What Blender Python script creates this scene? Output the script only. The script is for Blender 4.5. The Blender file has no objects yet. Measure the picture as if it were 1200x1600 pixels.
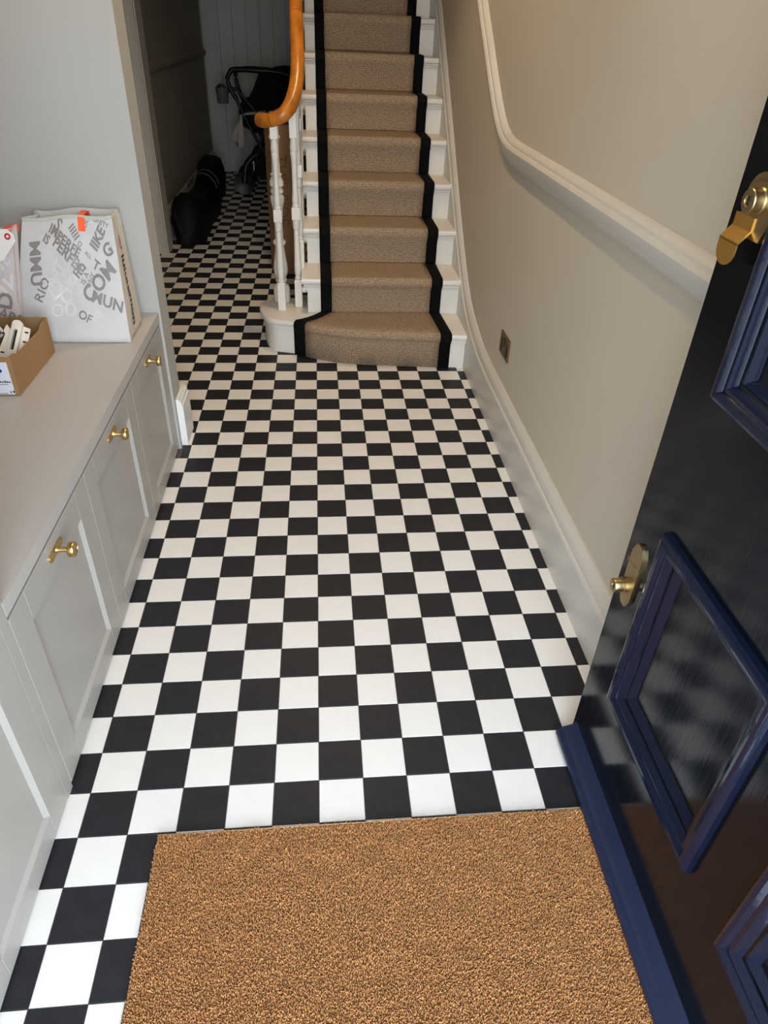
import bpy, bmesh, math, random
import numpy as np
from math import sin, cos, pi, radians, sqrt
from mathutils import Matrix, Vector, noise
random.seed(7)
rng = np.random.default_rng(7)
sc = bpy.context.scene
COL = sc.collection

# ---------------------------------------------------------------- camera
CAMP = dict(loc=(0.02161, -0.89957, 1.41096), yaw=-0.11231, pitch=0.96323, roll=0.04623, f=1059.64, cx=603.37, cy=775.44)
cd = bpy.data.cameras.new('camera'); cam = bpy.data.objects.new('camera', cd); COL.objects.link(cam)
cam.matrix_world = Matrix.Translation(CAMP['loc']) @ Matrix.Rotation(CAMP['yaw'], 4, 'Z') @ Matrix.Rotation(CAMP['pitch'], 4, 'X') @ Matrix.Rotation(CAMP['roll'], 4, 'Z')
cd.sensor_fit = 'HORIZONTAL'; cd.sensor_width = 36; cd.lens = 36 * CAMP['f'] / 1200
cd.shift_x = (600 - CAMP['cx']) / 1200; cd.shift_y = (CAMP['cy'] - 800) / 1200
cd.clip_start = 0.02
sc.camera = cam

# ---------------------------------------------------------------- light and exposure
SKY = 11.6
w = bpy.data.worlds.new('sky'); sc.world = w; w.use_nodes = True
nt = w.node_tree; nt.nodes.clear()
wo = nt.nodes.new('ShaderNodeOutputWorld'); bg = nt.nodes.new('ShaderNodeBackground')
tc = nt.nodes.new('ShaderNodeTexCoord'); sp = nt.nodes.new('ShaderNodeSeparateXYZ'); cr = nt.nodes.new('ShaderNodeValToRGB')
cr.color_ramp.elements[0].position = 0.0; cr.color_ramp.elements[0].color = (0.90, 0.955, 1.0, 1)
cr.color_ramp.elements[1].position = 0.8; cr.color_ramp.elements[1].color = (0.34, 0.42, 0.53, 1)
nt.links.new(tc.outputs['Generated'], sp.inputs[0]); nt.links.new(sp.outputs['Z'], cr.inputs[0])
nt.links.new(cr.outputs[0], bg.inputs['Color']); bg.inputs['Strength'].default_value = SKY
nt.links.new(bg.outputs[0], wo.inputs[0])

def area_portal(name, loc, rot, sx, sy):
    l = bpy.data.lights.new(name, 'AREA'); l.shape = 'RECTANGLE'; l.size = sx; l.size_y = sy
    l.cycles.is_portal = True
    o = bpy.data.objects.new(name, l); COL.objects.link(o); o.location = loc; o.rotation_euler = rot
area_portal('sky_portal', (0.1, -1.12, 1.3), (radians(90), 0, 0), 1.06, 2.64)

LAMPS = [((0.05, 0.80, 2.80), 17.0), ((0.05, 2.35, 2.80), 30.0)]      # warm hall downlights; the first is added to warm the upper wall
for p_, w_ in LAMPS:
    ll = bpy.data.lights.new('hall_lamp', 'SPOT'); ll.spot_size = radians(100); ll.spot_blend = 0.55
    ll.energy = w_; ll.color = (1.0, 0.73, 0.45); ll.shadow_soft_size = 0.05
    lo = bpy.data.objects.new('hall_lamp', ll); COL.objects.link(lo); lo.location = p_

sc.view_settings.view_transform = 'Standard'; sc.view_settings.look = 'None'
sc.view_settings.gamma = 1; sc.view_settings.use_curve_mapping = False
sc.view_settings.exposure = 0.18
sc.cycles.max_bounces = 10; sc.cycles.diffuse_bounces = 6; sc.cycles.glossy_bounces = 4
sc.cycles.sample_clamp_indirect = 6.0

# ---------------------------------------------------------------- materials
def mat(name, col, rough=0.5, metal=0.0, var=0.0, vscale=8.0, bump=0.0, bscale=40.0, spec=0.5, coat=0.0, col2=None, stretch=None, detail=4, trans=0.0, alpha=1.0, ior=1.45, rvar=0.0):
    m = bpy.data.materials.new(name); m.use_nodes = True
    n = m.node_tree.nodes; L = m.node_tree.links; b = n['Principled BSDF']
    b.inputs['Base Color'].default_value = (*col, 1); b.inputs['Roughness'].default_value = rough
    b.inputs['Metallic'].default_value = metal; b.inputs['Specular IOR Level'].default_value = spec
    b.inputs['Coat Weight'].default_value = coat; b.inputs['Coat Roughness'].default_value = 0.06
    b.inputs['Transmission Weight'].default_value = trans; b.inputs['Alpha'].default_value = alpha; b.inputs['IOR'].default_value = ior
    t = n.new('ShaderNodeTexCoord'); mp = n.new('ShaderNodeMapping'); L.new(t.outputs['Object'], mp.inputs[0])
    if stretch: mp.inputs['Scale'].default_value = stretch
    if var > 0 or col2:
        c2 = col2 or tuple(max(0, c * (1 - var)) for c in col)
        ns = n.new('ShaderNodeTexNoise'); ns.inputs['Scale'].default_value = vscale; ns.inputs['Detail'].default_value = detail
        L.new(mp.outputs[0], ns.inputs['Vector'])
        r = n.new('ShaderNodeValToRGB'); r.color_ramp.elements[0].position = 0.32; r.color_ramp.elements[1].position = 0.68
        r.color_ramp.elements[0].color = (*c2, 1); r.color_ramp.elements[1].color = (*col, 1)
        L.new(ns.outputs['Fac'], r.inputs[0]); L.new(r.outputs[0], b.inputs['Base Color'])
    if rvar > 0:
        ns3 = n.new('ShaderNodeTexNoise'); ns3.inputs['Scale'].default_value = 9; ns3.inputs['Detail'].default_value = 5
        L.new(mp.outputs[0], ns3.inputs['Vector'])
        mr = n.new('ShaderNodeMapRange'); mr.inputs['To Min'].default_value = max(0.02, rough - rvar); mr.inputs['To Max'].default_value = rough + rvar
        mr.inputs['From Min'].default_value = 0.3; mr.inputs['From Max'].default_value = 0.7
        L.new(ns3.outputs['Fac'], mr.inputs['Value']); L.new(mr.outputs[0], b.inputs['Roughness'])
    if bump > 0:
        n2 = n.new('ShaderNodeTexNoise'); n2.inputs['Scale'].default_value = bscale; n2.inputs['Detail'].default_value = 5
        L.new(mp.outputs[0], n2.inputs['Vector'])
        bp = n.new('ShaderNodeBump'); bp.inputs['Strength'].default_value = bump; bp.inputs['Distance'].default_value = 0.002
        L.new(n2.outputs['Fac'], bp.inputs['Height']); L.new(bp.outputs[0], b.inputs['Normal'])
    return m

M = {}
M['wall_beige'] = mat('beige wall paint', (0.55, 0.50, 0.405), 0.75, var=0.03, vscale=3, bump=0.04, bscale=120, spec=0.3)
M['wall_white'] = mat('pale grey wall paint', (0.45, 0.445, 0.42), 0.75, var=0.02, vscale=3, bump=0.03, bscale=120, spec=0.3)
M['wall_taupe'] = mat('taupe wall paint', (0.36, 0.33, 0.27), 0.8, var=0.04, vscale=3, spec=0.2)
M['trim'] = mat('satin cream trim paint', (0.60, 0.575, 0.52), 0.34, var=0.03, vscale=5, bump=0.03, bscale=40)
M['stair_white'] = mat('satin white stair paint', (0.73, 0.70, 0.64), 0.36, var=0.02, vscale=6, bump=0.03, bscale=50)
M['skirt_white'] = mat('white gloss skirting', (0.82, 0.82, 0.80), 0.35)
M['ceiling'] = mat('white ceiling paint', (0.80, 0.78, 0.74), 0.9)
M['cab'] = mat('light grey cabinet lacquer', (0.41, 0.395, 0.365), 0.38, var=0.02, vscale=4, spec=0.45)
M['top'] = mat('greige worktop lacquer', (0.50, 0.485, 0.465), 0.42, var=0.03, vscale=4, spec=0.4)
M['brass_pull'] = mat('brushed golden brass', (0.74, 0.44, 0.12), 0.42, 1.0, var=0.1, vscale=40)
M['brass'] = mat('satin brass', (0.68, 0.46, 0.18), 0.27, 1.0, var=0.15, vscale=30, rvar=0.06)
M['brass_dull'] = mat('aged satin brass', (0.46, 0.36, 0.19), 0.33, 1.0, var=0.15, vscale=40, rvar=0.06)
M['brass_socket'] = mat('antique brass plate', (0.30, 0.21, 0.11), 0.4, 1.0, var=0.25, vscale=40)
M['tile_white'] = mat('off white tile', (0.85, 0.83, 0.79), 0.42, var=0.03, vscale=14, bump=0.05, bscale=90, spec=0.4)
M['tile_black'] = mat('charcoal tile', (0.0195, 0.0205, 0.0250), 0.48, col2=(0.0140, 0.0148, 0.0185), vscale=22, bump=0.10, bscale=160, spec=0.32, rvar=0.06)
M['grout'] = mat('dark grout', (0.10, 0.095, 0.085), 0.9)
M['coir_base'] = mat('coir backing', (0.20, 0.10, 0.045), 0.95)
M['navy'] = mat('navy gloss door paint', (0.0014, 0.0030, 0.0062), 0.14, bump=0.05, bscale=9, stretch=(30, 30, 1.0), spec=0.42, rvar=0.03)
M['navy_trim'] = mat('navy gloss moulding paint', (0.0036, 0.0072, 0.0205), 0.11, bump=0.22, bscale=34, spec=0.6, rvar=0.03)
M['navy_bar'] = mat('navy satin weather bar paint', (0.0075, 0.0150, 0.042), 0.34, bump=0.05, bscale=60, col2=(0.0068, 0.0135, 0.037), vscale=30)
M['edge'] = mat('bare metal edge', (0.55, 0.50, 0.42), 0.4, 1.0)
M['oak'] = mat('varnished golden timber', (0.56, 0.20, 0.020), 0.30, col2=(0.33, 0.10, 0.010), vscale=14, stretch=(3, 1, 1), bump=0.03, bscale=60, detail=6)
M['oak_dark'] = mat('dark timber joint', (0.07, 0.025, 0.008), 0.5)
M['black'] = mat('black fabric tape', (0.0035, 0.0035, 0.0035), 0.85, var=0.3, vscale=200, bump=0.1, bscale=300, spec=0.15)
M['box'] = mat('brown cardboard', (0.36, 0.215, 0.105), 0.85, var=0.10, vscale=7, bump=0.05, bscale=60, spec=0.2)
M['box_in'] = mat('brown cardboard inside', (0.33, 0.19, 0.09), 0.9, var=0.1, vscale=7, spec=0.2)
M['paper'] = mat('white label paper', (0.74, 0.76, 0.86), 0.6)
M['ink'] = mat('dark ink', (0.03, 0.03, 0.035), 0.6)
M['pencil'] = mat('faint brown marker', (0.20, 0.115, 0.055), 0.8)
M['ink_blue'] = mat('blue ink', (0.02, 0.025, 0.30), 0.6)
M['bag'] = mat('white woven plastic', (0.64, 0.645, 0.65), 0.28, var=0.10, vscale=9, bump=0.7, bscale=11, spec=0.5)
M['bag_pink'] = mat('pale pink woven plastic', (0.66, 0.59, 0.595), 0.28, var=0.10, vscale=9, bump=0.7, bscale=11, spec=0.5)
M['bag_cream'] = mat('cream bag side', (0.66, 0.60, 0.52), 0.5, var=0.05, vscale=8)
M['bag_binding'] = mat('grey green bag binding', (0.50, 0.52, 0.46), 0.6)
M['silver'] = mat('silver print', (0.32, 0.31, 0.305), 0.35, 0.3)
M['silver_light'] = mat('pale silver print', (0.86, 0.86, 0.88), 0.25, 0.2)
M['orange'] = mat('fluorescent orange tape', (1.0, 0.13, 0.035), 0.5)
M['red'] = mat('red print', (0.45, 0.01, 0.02), 0.5)
M['white_plastic'] = mat('cream white plastic', (0.76, 0.71, 0.62), 0.4, var=0.05, vscale=20)
M['dark_metal'] = mat('dark grey wire', (0.05, 0.05, 0.052), 0.3, 0.6)
M['olive'] = mat('olive plastic', (0.09, 0.085, 0.05), 0.5, var=0.4, vscale=40)
M['bin_bag'] = mat('black wrinkled plastic', (0.004, 0.004, 0.005), 0.6, bump=0.9, bscale=16, spec=0.2)
M['pram_black'] = mat('black pushchair fabric', (0.004, 0.004, 0.0045), 0.8, bump=0.1, bscale=60, spec=0.2)
M['pram_frame'] = mat('black pushchair frame', (0.006, 0.006, 0.007), 0.4, spec=0.4)
M['pram_grey'] = mat('grey plastic', (0.10, 0.10, 0.10), 0.35)
M['cloth'] = mat('pale grey cloth', (0.42, 0.39, 0.35), 0.9, var=0.1, vscale=30)
M['reflector'] = mat('silver strip', (0.9, 0.9, 0.9), 0.25)
M['clear'] = mat('crumpled clear plastic', (0.42, 0.38, 0.33), 0.25, alpha=0.55, bump=0.5, bscale=18)
M['ground'] = mat('grey paving', (0.42, 0.42, 0.41), 0.8, var=0.2, vscale=6)
M['brick'] = mat('facade render', (0.45, 0.43, 0.40), 0.9, var=0.1, vscale=6)
M['glass'] = mat('clear glass', (1, 1, 1), 0.0, trans=1.0)
M['black_hole'] = mat('black plastic', (0.006, 0.006, 0.006), 0.45)
M['door_panel'] = mat('pale grey door paint', (0.46, 0.45, 0.42), 0.45, var=0.06, vscale=4)
ml = bpy.data.materials.new('lit opal glass'); ml.use_nodes = True
pb = ml.node_tree.nodes['Principled BSDF']; pb.inputs['Emission Color'].default_value = (1.0, 0.70, 0.40, 1); pb.inputs['Emission Strength'].default_value = 300
M['lit'] = ml

def carpet_mat():
    m = bpy.data.materials.new('woven sisal carpet'); m.use_nodes = True
    n = m.node_tree.nodes; L = m.node_tree.links; b = n['Principled BSDF']; b.inputs['Roughness'].default_value = 0.95; b.inputs['Specular IOR Level'].default_value = 0.15
    uv = n.new('ShaderNodeUVMap')
    sx = n.new('ShaderNodeSeparateXYZ'); L.new(uv.outputs[0], sx.inputs[0])
    def wave(sock, k):
        a = n.new('ShaderNodeMath'); a.operation = 'MULTIPLY'; a.inputs[1].default_value = k; L.new(sock, a.inputs[0])
        s = n.new('ShaderNodeMath'); s.operation = 'SINE'; L.new(a.outputs[0], s.inputs[0]); return s.outputs[0]
    wy = wave(sx.outputs['Y'], 2 * pi / 0.0085); wx = wave(sx.outputs['X'], 2 * pi / 0.0062)
    mu = n.new('ShaderNodeMath'); mu.operation = 'MULTIPLY'; L.new(wy, mu.inputs[0]); L.new(wx, mu.inputs[1])
    ad = n.new('ShaderNodeMath'); ad.operation = 'ADD'; L.new(wy, ad.inputs[0]); L.new(mu.outputs[0], ad.inputs[1])
    ns = n.new('ShaderNodeTexNoise'); ns.inputs['Scale'].default_value = 170; ns.inputs['Detail'].default_value = 2; L.new(uv.outputs[0], ns.inputs['Vector'])
    mp2 = n.new('ShaderNodeMapping'); mp2.inputs['Scale'].default_value = (16, 130, 1); L.new(uv.outputs[0], mp2.inputs[0])
    n2 = n.new('ShaderNodeTexNoise'); n2.inputs['Scale'].default_value = 3; n2.inputs['Detail'].default_value = 3; L.new(mp2.outputs[0], n2.inputs['Vector'])
    a2 = n.new('ShaderNodeMath'); a2.operation = 'MULTIPLY_ADD'; a2.inputs[1].default_value = 0.10; L.new(ad.outputs[0], a2.inputs[0]); L.new(ns.outputs['Fac'], a2.inputs[2])
    a3 = n.new('ShaderNodeMath'); a3.operation = 'MULTIPLY_ADD'; a3.inputs[1].default_value = 0.5; L.new(n2.outputs['Fac'], a3.inputs[0]); L.new(a2.outputs[0], a3.inputs[2])
    r = n.new('ShaderNodeValToRGB'); e = r.color_ramp.elements
    e[0].position = 0.50; e[0].color = (0.105, 0.067, 0.038, 1); e[1].position = 1.0; e[1].color = (0.52, 0.385, 0.26, 1)
    L.new(a3.outputs[0], r.inputs[0]); L.new(r.outputs[0], b.inputs['Base Color'])
    bp = n.new('ShaderNodeBump'); bp.inputs['Strength'].default_value = 0.8; bp.inputs['Distance'].default_value = 0.003
    L.new(a2.outputs[0], bp.inputs['Height']); L.new(bp.outputs[0], b.inputs['Normal'])
    return m
M['carpet'] = carpet_mat()

def coir_mat():
    m = bpy.data.materials.new('coir fibre'); m.use_nodes = True
    n = m.node_tree.nodes; L = m.node_tree.links; b = n['Principled BSDF']; b.inputs['Roughness'].default_value = 0.8; b.inputs['Specular IOR Level'].default_value = 0.2
    at = n.new('ShaderNodeAttribute'); at.attribute_name = 'tone'
    r = n.new('ShaderNodeValToRGB'); e = r.color_ramp.elements
    e[0].position = 0.0; e[0].color = (0.40, 0.185, 0.062, 1); e[1].position = 1.0; e[1].color = (0.82, 0.45, 0.19, 1)
    L.new(at.outputs['Fac'], r.inputs[0]); L.new(r.outputs[0], b.inputs['Base Color'])
    return m
M['coir'] = coir_mat()

# ---------------------------------------------------------------- helpers
def props(o, label=None, cat=None, group=None, kind=None):
    if label: o['label'] = label
    if cat: o['category'] = cat
    if group: o['group'] = group
    if kind: o['kind'] = kind
    return o

def link(name, me, m=None, parent=None, smooth=False):
    o = bpy.data.objects.new(name, me); COL.objects.link(o)
    if m is not None and not me.materials: me.materials.append(m)
    if parent is not None:
        o.parent = parent
        o.matrix_parent_inverse = parent.matrix_world.inverted() if False else Matrix.Translation(-Vector(parent_world(parent)))
    if smooth:
        me.polygons.foreach_set('use_smooth', [True] * len(me.polygons))
    return o

PW = {}
def parent_world(o):
    return PW.get(o.name, (0, 0, 0))

def empty(name, loc, parent=None):
    o = bpy.data.objects.new(name, None); COL.objects.link(o); o.empty_display_size = 0.1
    o.location = loc; PW[o.name] = tuple(loc)
    return o

def finish(bm, name, m, parent=None, smooth=False, bevel=0, angle=0.6, recalc=True):
    if bevel > 0:
        ed = [e for e in bm.edges if len(e.link_faces) == 2 and e.calc_face_angle(0) > angle]
        bmesh.ops.bevel(bm, geom=ed, offset=bevel, segments=2, profile=0.5, affect='EDGES')
    if recalc: bmesh.ops.recalc_face_normals(bm, faces=bm.faces[:])
    me = bpy.data.meshes.new(name); bm.to_mesh(me); bm.free()
    o = link(name, me, m, parent)
    if smooth or bevel > 0: autosmooth(me)
    return o

def autosmooth(me, ang=0.7):
    me.polygons.foreach_set('use_smooth', [True] * len(me.polygons))
    me.set_sharp_from_angle(angle=ang)

def box(bm, x0, x1, y0, y1, z0, z1):
    vs = [bm.verts.new((x, y, z)) for x in (x0, x1) for y in (y0, y1) for z in (z0, z1)]
    for f in ((0, 1, 3, 2), (4, 6, 7, 5), (0, 4, 5, 1), (2, 3, 7, 6), (0, 2, 6, 4), (1, 5, 7, 3)):
        bm.faces.new([vs[i] for i in f])
    return vs

def boxo(name, m, x0, x1, y0, y1, z0, z1, parent=None, bevel=0):
    bm = bmesh.new(); box(bm, x0, x1, y0, y1, z0, z1); return finish(bm, name, m, parent, bevel=bevel)

def prism(bm, poly, axis, a, b):
    """extrude a 2D polygon; axis 0: poly=(y,z); 1: (x,z); 2: (x,y)"""
    def P(q, t):
        return (t, q[0], q[1]) if axis == 0 else (q[0], t, q[1]) if axis == 1 else (q[0], q[1], t)
    A = [bm.verts.new(P(q, a)) for q in poly]; B = [bm.verts.new(P(q, b)) for q in poly]; n = len(poly)
    bm.faces.new(A); bm.faces.new(B[::-1])
    for i in range(n): bm.faces.new([A[i], A[(i + 1) % n], B[(i + 1) % n], B[i]])

def lathe(bm, prof, cx, cy, z0=0, n=16, axis='z', org=(0, 0, 0)):
    rings = []
    for r, h in prof:
        ring = []
        for k in range(n):
            a = 2 * pi * k / n
            if axis == 'z': p = (cx + r * cos(a), cy + r * sin(a), z0 + h)
            elif axis == 'x': p = (org[0] + h, org[1] + r * cos(a), org[2] + r * sin(a))
            else: p = (org[0] + r * cos(a), org[1] + h, org[2] + r * sin(a))
            ring.append(bm.verts.new(p))
        rings.append(ring)
    for A, B in zip(rings, rings[1:]):
        for k in range(n): bm.faces.new([A[k], A[(k + 1) % n], B[(k + 1) % n], B[k]])
    bm.faces.new(rings[0][::-1]); bm.faces.new(rings[-1])

def spline(pts, n=8):
    P = [Vector(p) for p in pts]; out = []
    for i in range(len(P) - 1):
        p0 = P[max(i - 1, 0)]; p1 = P[i]; p2 = P[i + 1]; p3 = P[min(i + 2, len(P) - 1)]
        for k in range(n):
            t = k / n
            out.append(0.5 * ((2 * p1) + (-p0 + p2) * t + (2 * p0 - 5 * p1 + 4 * p2 - p3) * t * t + (-p0 + 3 * p1 - 3 * p2 + p3) * t ** 3))
    out.append(P[-1]); return out

def sweep(bm, path, prof, up=Vector((0, 0, 1)), closed=True, cap=True):
    """prof: list of (side, up) offsets; or radius per path handled by tube"""
    rings = []; n = len(path)
    for i, p in enumerate(path):
        t = (path[min(i + 1, n - 1)] - path[max(i - 1, 0)]).normalized()
        s = t.cross(up)
        if s.length < 1e-4: s = t.cross(Vector((0, 1, 0)))
        s.normalize(); u = s.cross(t).normalized()
        pr = prof(i / (n - 1)) if callable(prof) else prof
        rings.append([bm.verts.new(p + s * a + u * b) for a, b in pr])
    m = len(rings[0])
    for A, B in zip(rings, rings[1:]):
        for k in range(m if closed else m - 1):
            bm.faces.new([A[k], A[(k + 1) % m], B[(k + 1) % m], B[k]])
    if cap and closed:
        bm.faces.new(rings[0][::-1]); bm.faces.new(rings[-1])

def circ(r, n=10, sx=1, sy=1):
    return [(r * sx * cos(2 * pi * k / n), r * sy * sin(2 * pi * k / n)) for k in range(n)]

def tube(name, pts, r, m, parent=None, n=8, sp=0):
    bm = bmesh.new(); path = spline(pts, sp) if sp else [Vector(p) for p in pts]
    sweep(bm, path, circ(r, n)); return finish(bm, name, m, parent, smooth=True)

def text_mesh(txt, size, bold=0.0):
    cu = bpy.data.curves.new('t', 'FONT'); cu.body = txt; cu.size = size; cu.align_x = 'CENTER'; cu.align_y = 'CENTER'
    cu.offset = bold; cu.resolution_u = 3
    ob = bpy.data.objects.new('t', cu); COL.objects.link(ob)
    dg = bpy.context.evaluated_depsgraph_get(); me = bpy.data.meshes.new_from_object(ob.evaluated_get(dg))
    bpy.data.objects.remove(ob); bpy.data.curves.remove(cu)
    V = [v.co.copy() for v in me.vertices]; F = [list(p.vertices) for p in me.polygons]
    bpy.data.meshes.remove(me); return V, F

def put_text(name, txt, size, fn, ang, m, parent=None, bold=0.0, sq=1.0):
    """fn maps (u,v) on the surface, metres from the text centre, to 3D"""
    V, F = text_mesh(txt, size, bold); c, s = cos(ang), sin(ang)
    P = [fn(v.x * sq * c - v.y * s, v.x * sq * s + v.y * c) for v in V]
    me = bpy.data.meshes.new(name); me.from_pydata([tuple(p) for p in P], [], F); me.update()
    return link(name, me, m, parent)

def interp(x, xs, ys):
    return float(np.interp(x, xs, ys))

# ---------------------------------------------------------------- room shell
XR = 0.765; XL = -1.12; YB = 7.5; ZC = 2.85
def struct(o): o['kind'] = 'structure'; return o
YF = -0.96
struct(boxo('wall_right', M['wall_beige'], XR, XR + 0.15, YF - 0.2, YB + 0.15, -0.1, 5.5))
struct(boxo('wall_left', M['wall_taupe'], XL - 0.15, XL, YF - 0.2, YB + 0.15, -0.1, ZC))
struct(boxo('wall_partition', M['wall_white'], XL, -0.536, 1.475, 1.60, -0.1, ZC))
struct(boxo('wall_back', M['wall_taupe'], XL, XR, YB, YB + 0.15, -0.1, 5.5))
bm = bmesh.new()
box(bm, XL, -0.43, YF - 0.2, YF, -0.1, ZC); box(bm, 0.63, XR, YF - 0.2, YF, -0.1, ZC); box(bm, -0.43, 0.63, YF - 0.2, YF, 2.62, ZC)
struct(finish(bm, 'wall_front', M['wall_white']))
bm = bmesh.new()
box(bm, XL - 0.15, XR + 0.15, YF - 0.2, 2.55, ZC, ZC + 0.12); box(bm, XL - 0.15, -0.12, 2.55, YB, 2.62, 2.75)
struct(finish(bm, 'ceiling', M['ceiling']))
bm = bmesh.new(); box(bm, XL - 0.15, XR + 0.15, 2.4, YB + 0.15, 5.5, 5.6)
struct(finish(bm, 'ceiling', M['ceiling']))
struct(boxo('wall_landing', M['wall_beige'], XL - 0.15, XR, 2.4, 2.55, ZC + 0.12, 5.5))
struct(boxo('wall_upper', M['wall_beige'], XL - 0.15, XL, 2.55, YB, ZC, 5.5))
g = struct(boxo('ground', M['ground'], -6, 6, -12, YF - 0.2, -0.22, -0.12)); g['label'] = 'grey paving outside the front door'
struct(boxo('threshold', M['ground'], -0.43, 0.63, YF - 0.35, YF, -0.12, -0.005))
# fanlight above the door
wn = empty('window_1', (0.1, YF - 0.1, 2.1)); struct(wn); wn['label'] = 'narrow glazed fanlight above the front doorway'
bm = bmesh.new(); box(bm, -0.43, 0.63, YF - 0.14, YF - 0.08, 2.10, 2.17); box(bm, -0.43, 0.63, YF - 0.14, YF - 0.08, 2.57, 2.62)
box(bm, -0.43, -0.38, YF - 0.14, YF - 0.08, 2.17, 2.57); box(bm, 0.58, 0.63, YF - 0.14, YF - 0.08, 2.17, 2.57)
finish(bm, 'window_frame', M['skirt_white'], wn)
boxo('pane', M['glass'], -0.38, 0.58, YF - 0.112, YF - 0.106, 2.17, 2.57, wn)

# ---------------------------------------------------------------- floor tiles
T = 0.1; G = 0.0009
floor = struct(boxo('floor', M['grout'], XL, XR, YF, YB, -0.10, -0.0022))
floor['label'] = 'black and white chequered tiled hall floor'
MATX0, MATX1, MATY1, MATY0 = -0.337, 0.606, -0.104, -0.80
def tile_mesh(x0, x1, y0, y1, m):
    b = 0.0007; z = 0.0; V = []; 
    for (a, c, d, e, h) in ((x0, x1, y0, y1, -0.006), (x0, x1, y0, y1, -b), (x0 + b, x1 - b, y0 + b, y1 - b, z)):
        V += [(a, d, h), (c, d, h), (c, e, h), (a, e, h)]
    F = [(8, 9, 10, 11)]
    for o in (0, 4):
        for k in range(4): F.append((o + k, o + (k + 1) % 4, o + 4 + (k + 1) % 4, o + 4 + k))
    return V, F
full = {}
for c, mm in ((0, 'tile_white'), (1, 'tile_black')):
    V, F = tile_mesh(-T / 2 + G, T / 2 - G, -T / 2 + G, T / 2 - G, None)
    me = bpy.data.meshes.new('tile'); me.from_pydata(V, [], F); me.materials.append(M[mm]); full[c] = me
Rcw = np.array(cam.matrix_world.to_3x3()); Cw = np.array(CAMP['loc'])
def project(P):
    q = (np.asarray(P, float) - Cw) @ Rcw
    return np.stack([CAMP['cx'] - CAMP['f'] * q[:, 0] / q[:, 2], CAMP['cy'] + CAMP['f'] * q[:, 1] / q[:, 2]], 1), -q[:, 2]
cells = []
ROWY = lambda j: j * T if j < 24 else 2.4 + (j - 24) * T + 0.00042 * (j - 24) ** 2
for j in range(-9, 68):
    for i in range(-12, 8):
        x0, x1, y0, y1 = i * T, (i + 1) * T, ROWY(j), min(ROWY(j + 1), YB)
        if y1 - y0 < .005: continue
        colr = 1 if (i + j) % 2 == 0 else 0
        X0 = max(x0, -0.56 if y0 < 1.45 else XL + 0.02); X1 = min(x1, 0.738)
        if X1 - X0 < 0.004: continue
        if y0 < 1.60 - 1e-6 and y1 > 1.475 + 1e-6 and x0 < -0.53: X0 = max(X0, -0.53)
        if X1 - X0 < 0.004: continue
        if x0 > -0.03 and y0 > 2.60: continue
        rects = [(X0, X1, y0, y1)]
        if y0 < MATY1 and X1 > MATX0 and X0 < MATX1 and y1 > MATY0:
            rects = []
            if y1 > MATY1 + .003: rects.append((X0, X1, MATY1, y1))
            yy = min(y1, MATY1)
            if X0 < MATX0 - .003: rects.append((X0, MATX0, y0, yy))
            if X1 > MATX1 + .003: rects.append((MATX1, X1, y0, yy))
        for r in rects: cells.append((r, colr, (i, j)))
def area(r):
    P, d = project([(r[0], r[2], 0), (r[1], r[2], 0), (r[1], r[3], 0), (r[0], r[3], 0)])
    if d.min() < 0.1: return 0
    c = P.mean(0)
    if not (-20 < c[0] < 1220 and -20 < c[1] < 1640): return 0
    if r[2] > 4.3 and c[0] > 432: return 0
    return 0.5 * abs(np.dot(P[:, 0], np.roll(P[:, 1], 1)) - np.dot(P[:, 1], np.roll(P[:, 0], 1)))
cells.sort(key=lambda c: -area(c[0]))
allV, allF, allM = [], [], []
for k, (r, colr, ij) in enumerate(cells):
    cx, cy = (r[0] + r[1]) / 2, (r[2] + r[3]) / 2
    isfull = abs(r[1] - r[0] - T) < 1e-6 and abs(r[3] - r[2] - T) < 1e-6
    if k < 300:
        if isfull: me = full[colr]
        else:
            V, F = tile_mesh(r[0] - cx + G, r[1] - cx - G, r[2] - cy + G, r[3] - cy - G, None)
            me = bpy.data.meshes.new('tile'); me.from_pydata(V, [], F); me.materials.append(M['tile_black' if colr else 'tile_white'])
        o = bpy.data.objects.new('tile', me); COL.objects.link(o); o.parent = floor
        o.location = (cx, cy, random.uniform(-0.0002, 0.0002)); o.rotation_euler = (random.gauss(0, .0008), random.gauss(0, .0008), 0)
    else:
        V, F = tile_mesh(r[0] + G, r[1] - G, r[2] + G, r[3] - G, None); n0 = len(allV)
        allV += V; allF += [tuple(a + n0 for a in f) for f in F]; allM += [colr] * len(F)
me = bpy.data.meshes.new('tile_field'); me.from_pydata(allV, [], allF); me.materials.append(M['tile_white']); me.materials.append(M['tile_black'])
me.polygons.foreach_set('material_index', allM)
o = link('tile_field', me, None, floor); o['kind'] = 'stuff'

# ---------------------------------------------------------------- skirtings, dado, casings
SK = [(0.0, 0.0), (0.0, 0.212), (0.006, 0.212), (0.012, 0.206), (0.020, 0.196), (0.024, 0.182), (0.024, 0.168), (0.030, 0.164), (0.032, 0.156), (0.032, 0.0)]
def skirt(name, path, m, prof=SK, smooth=False):
    """path of (point, into-room direction)"""
    bm = bmesh.new(); rings = []
    for (p, d) in path:
        rings.append([bm.verts.new((p[0] + d[0] * a, p[1] + d[1] * a, p[2] + b)) for a, b in prof])
    m_ = len(prof)
    for A, B in zip(rings, rings[1:]):
        for k in range(m_): bm.faces.new([A[k], A[(k + 1) % m_], B[(k + 1) % m_], B[k]])
    bm.faces.new(rings[0][::-1]); bm.faces.new(rings[-1])
    return struct(finish(bm, name, m))
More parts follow.
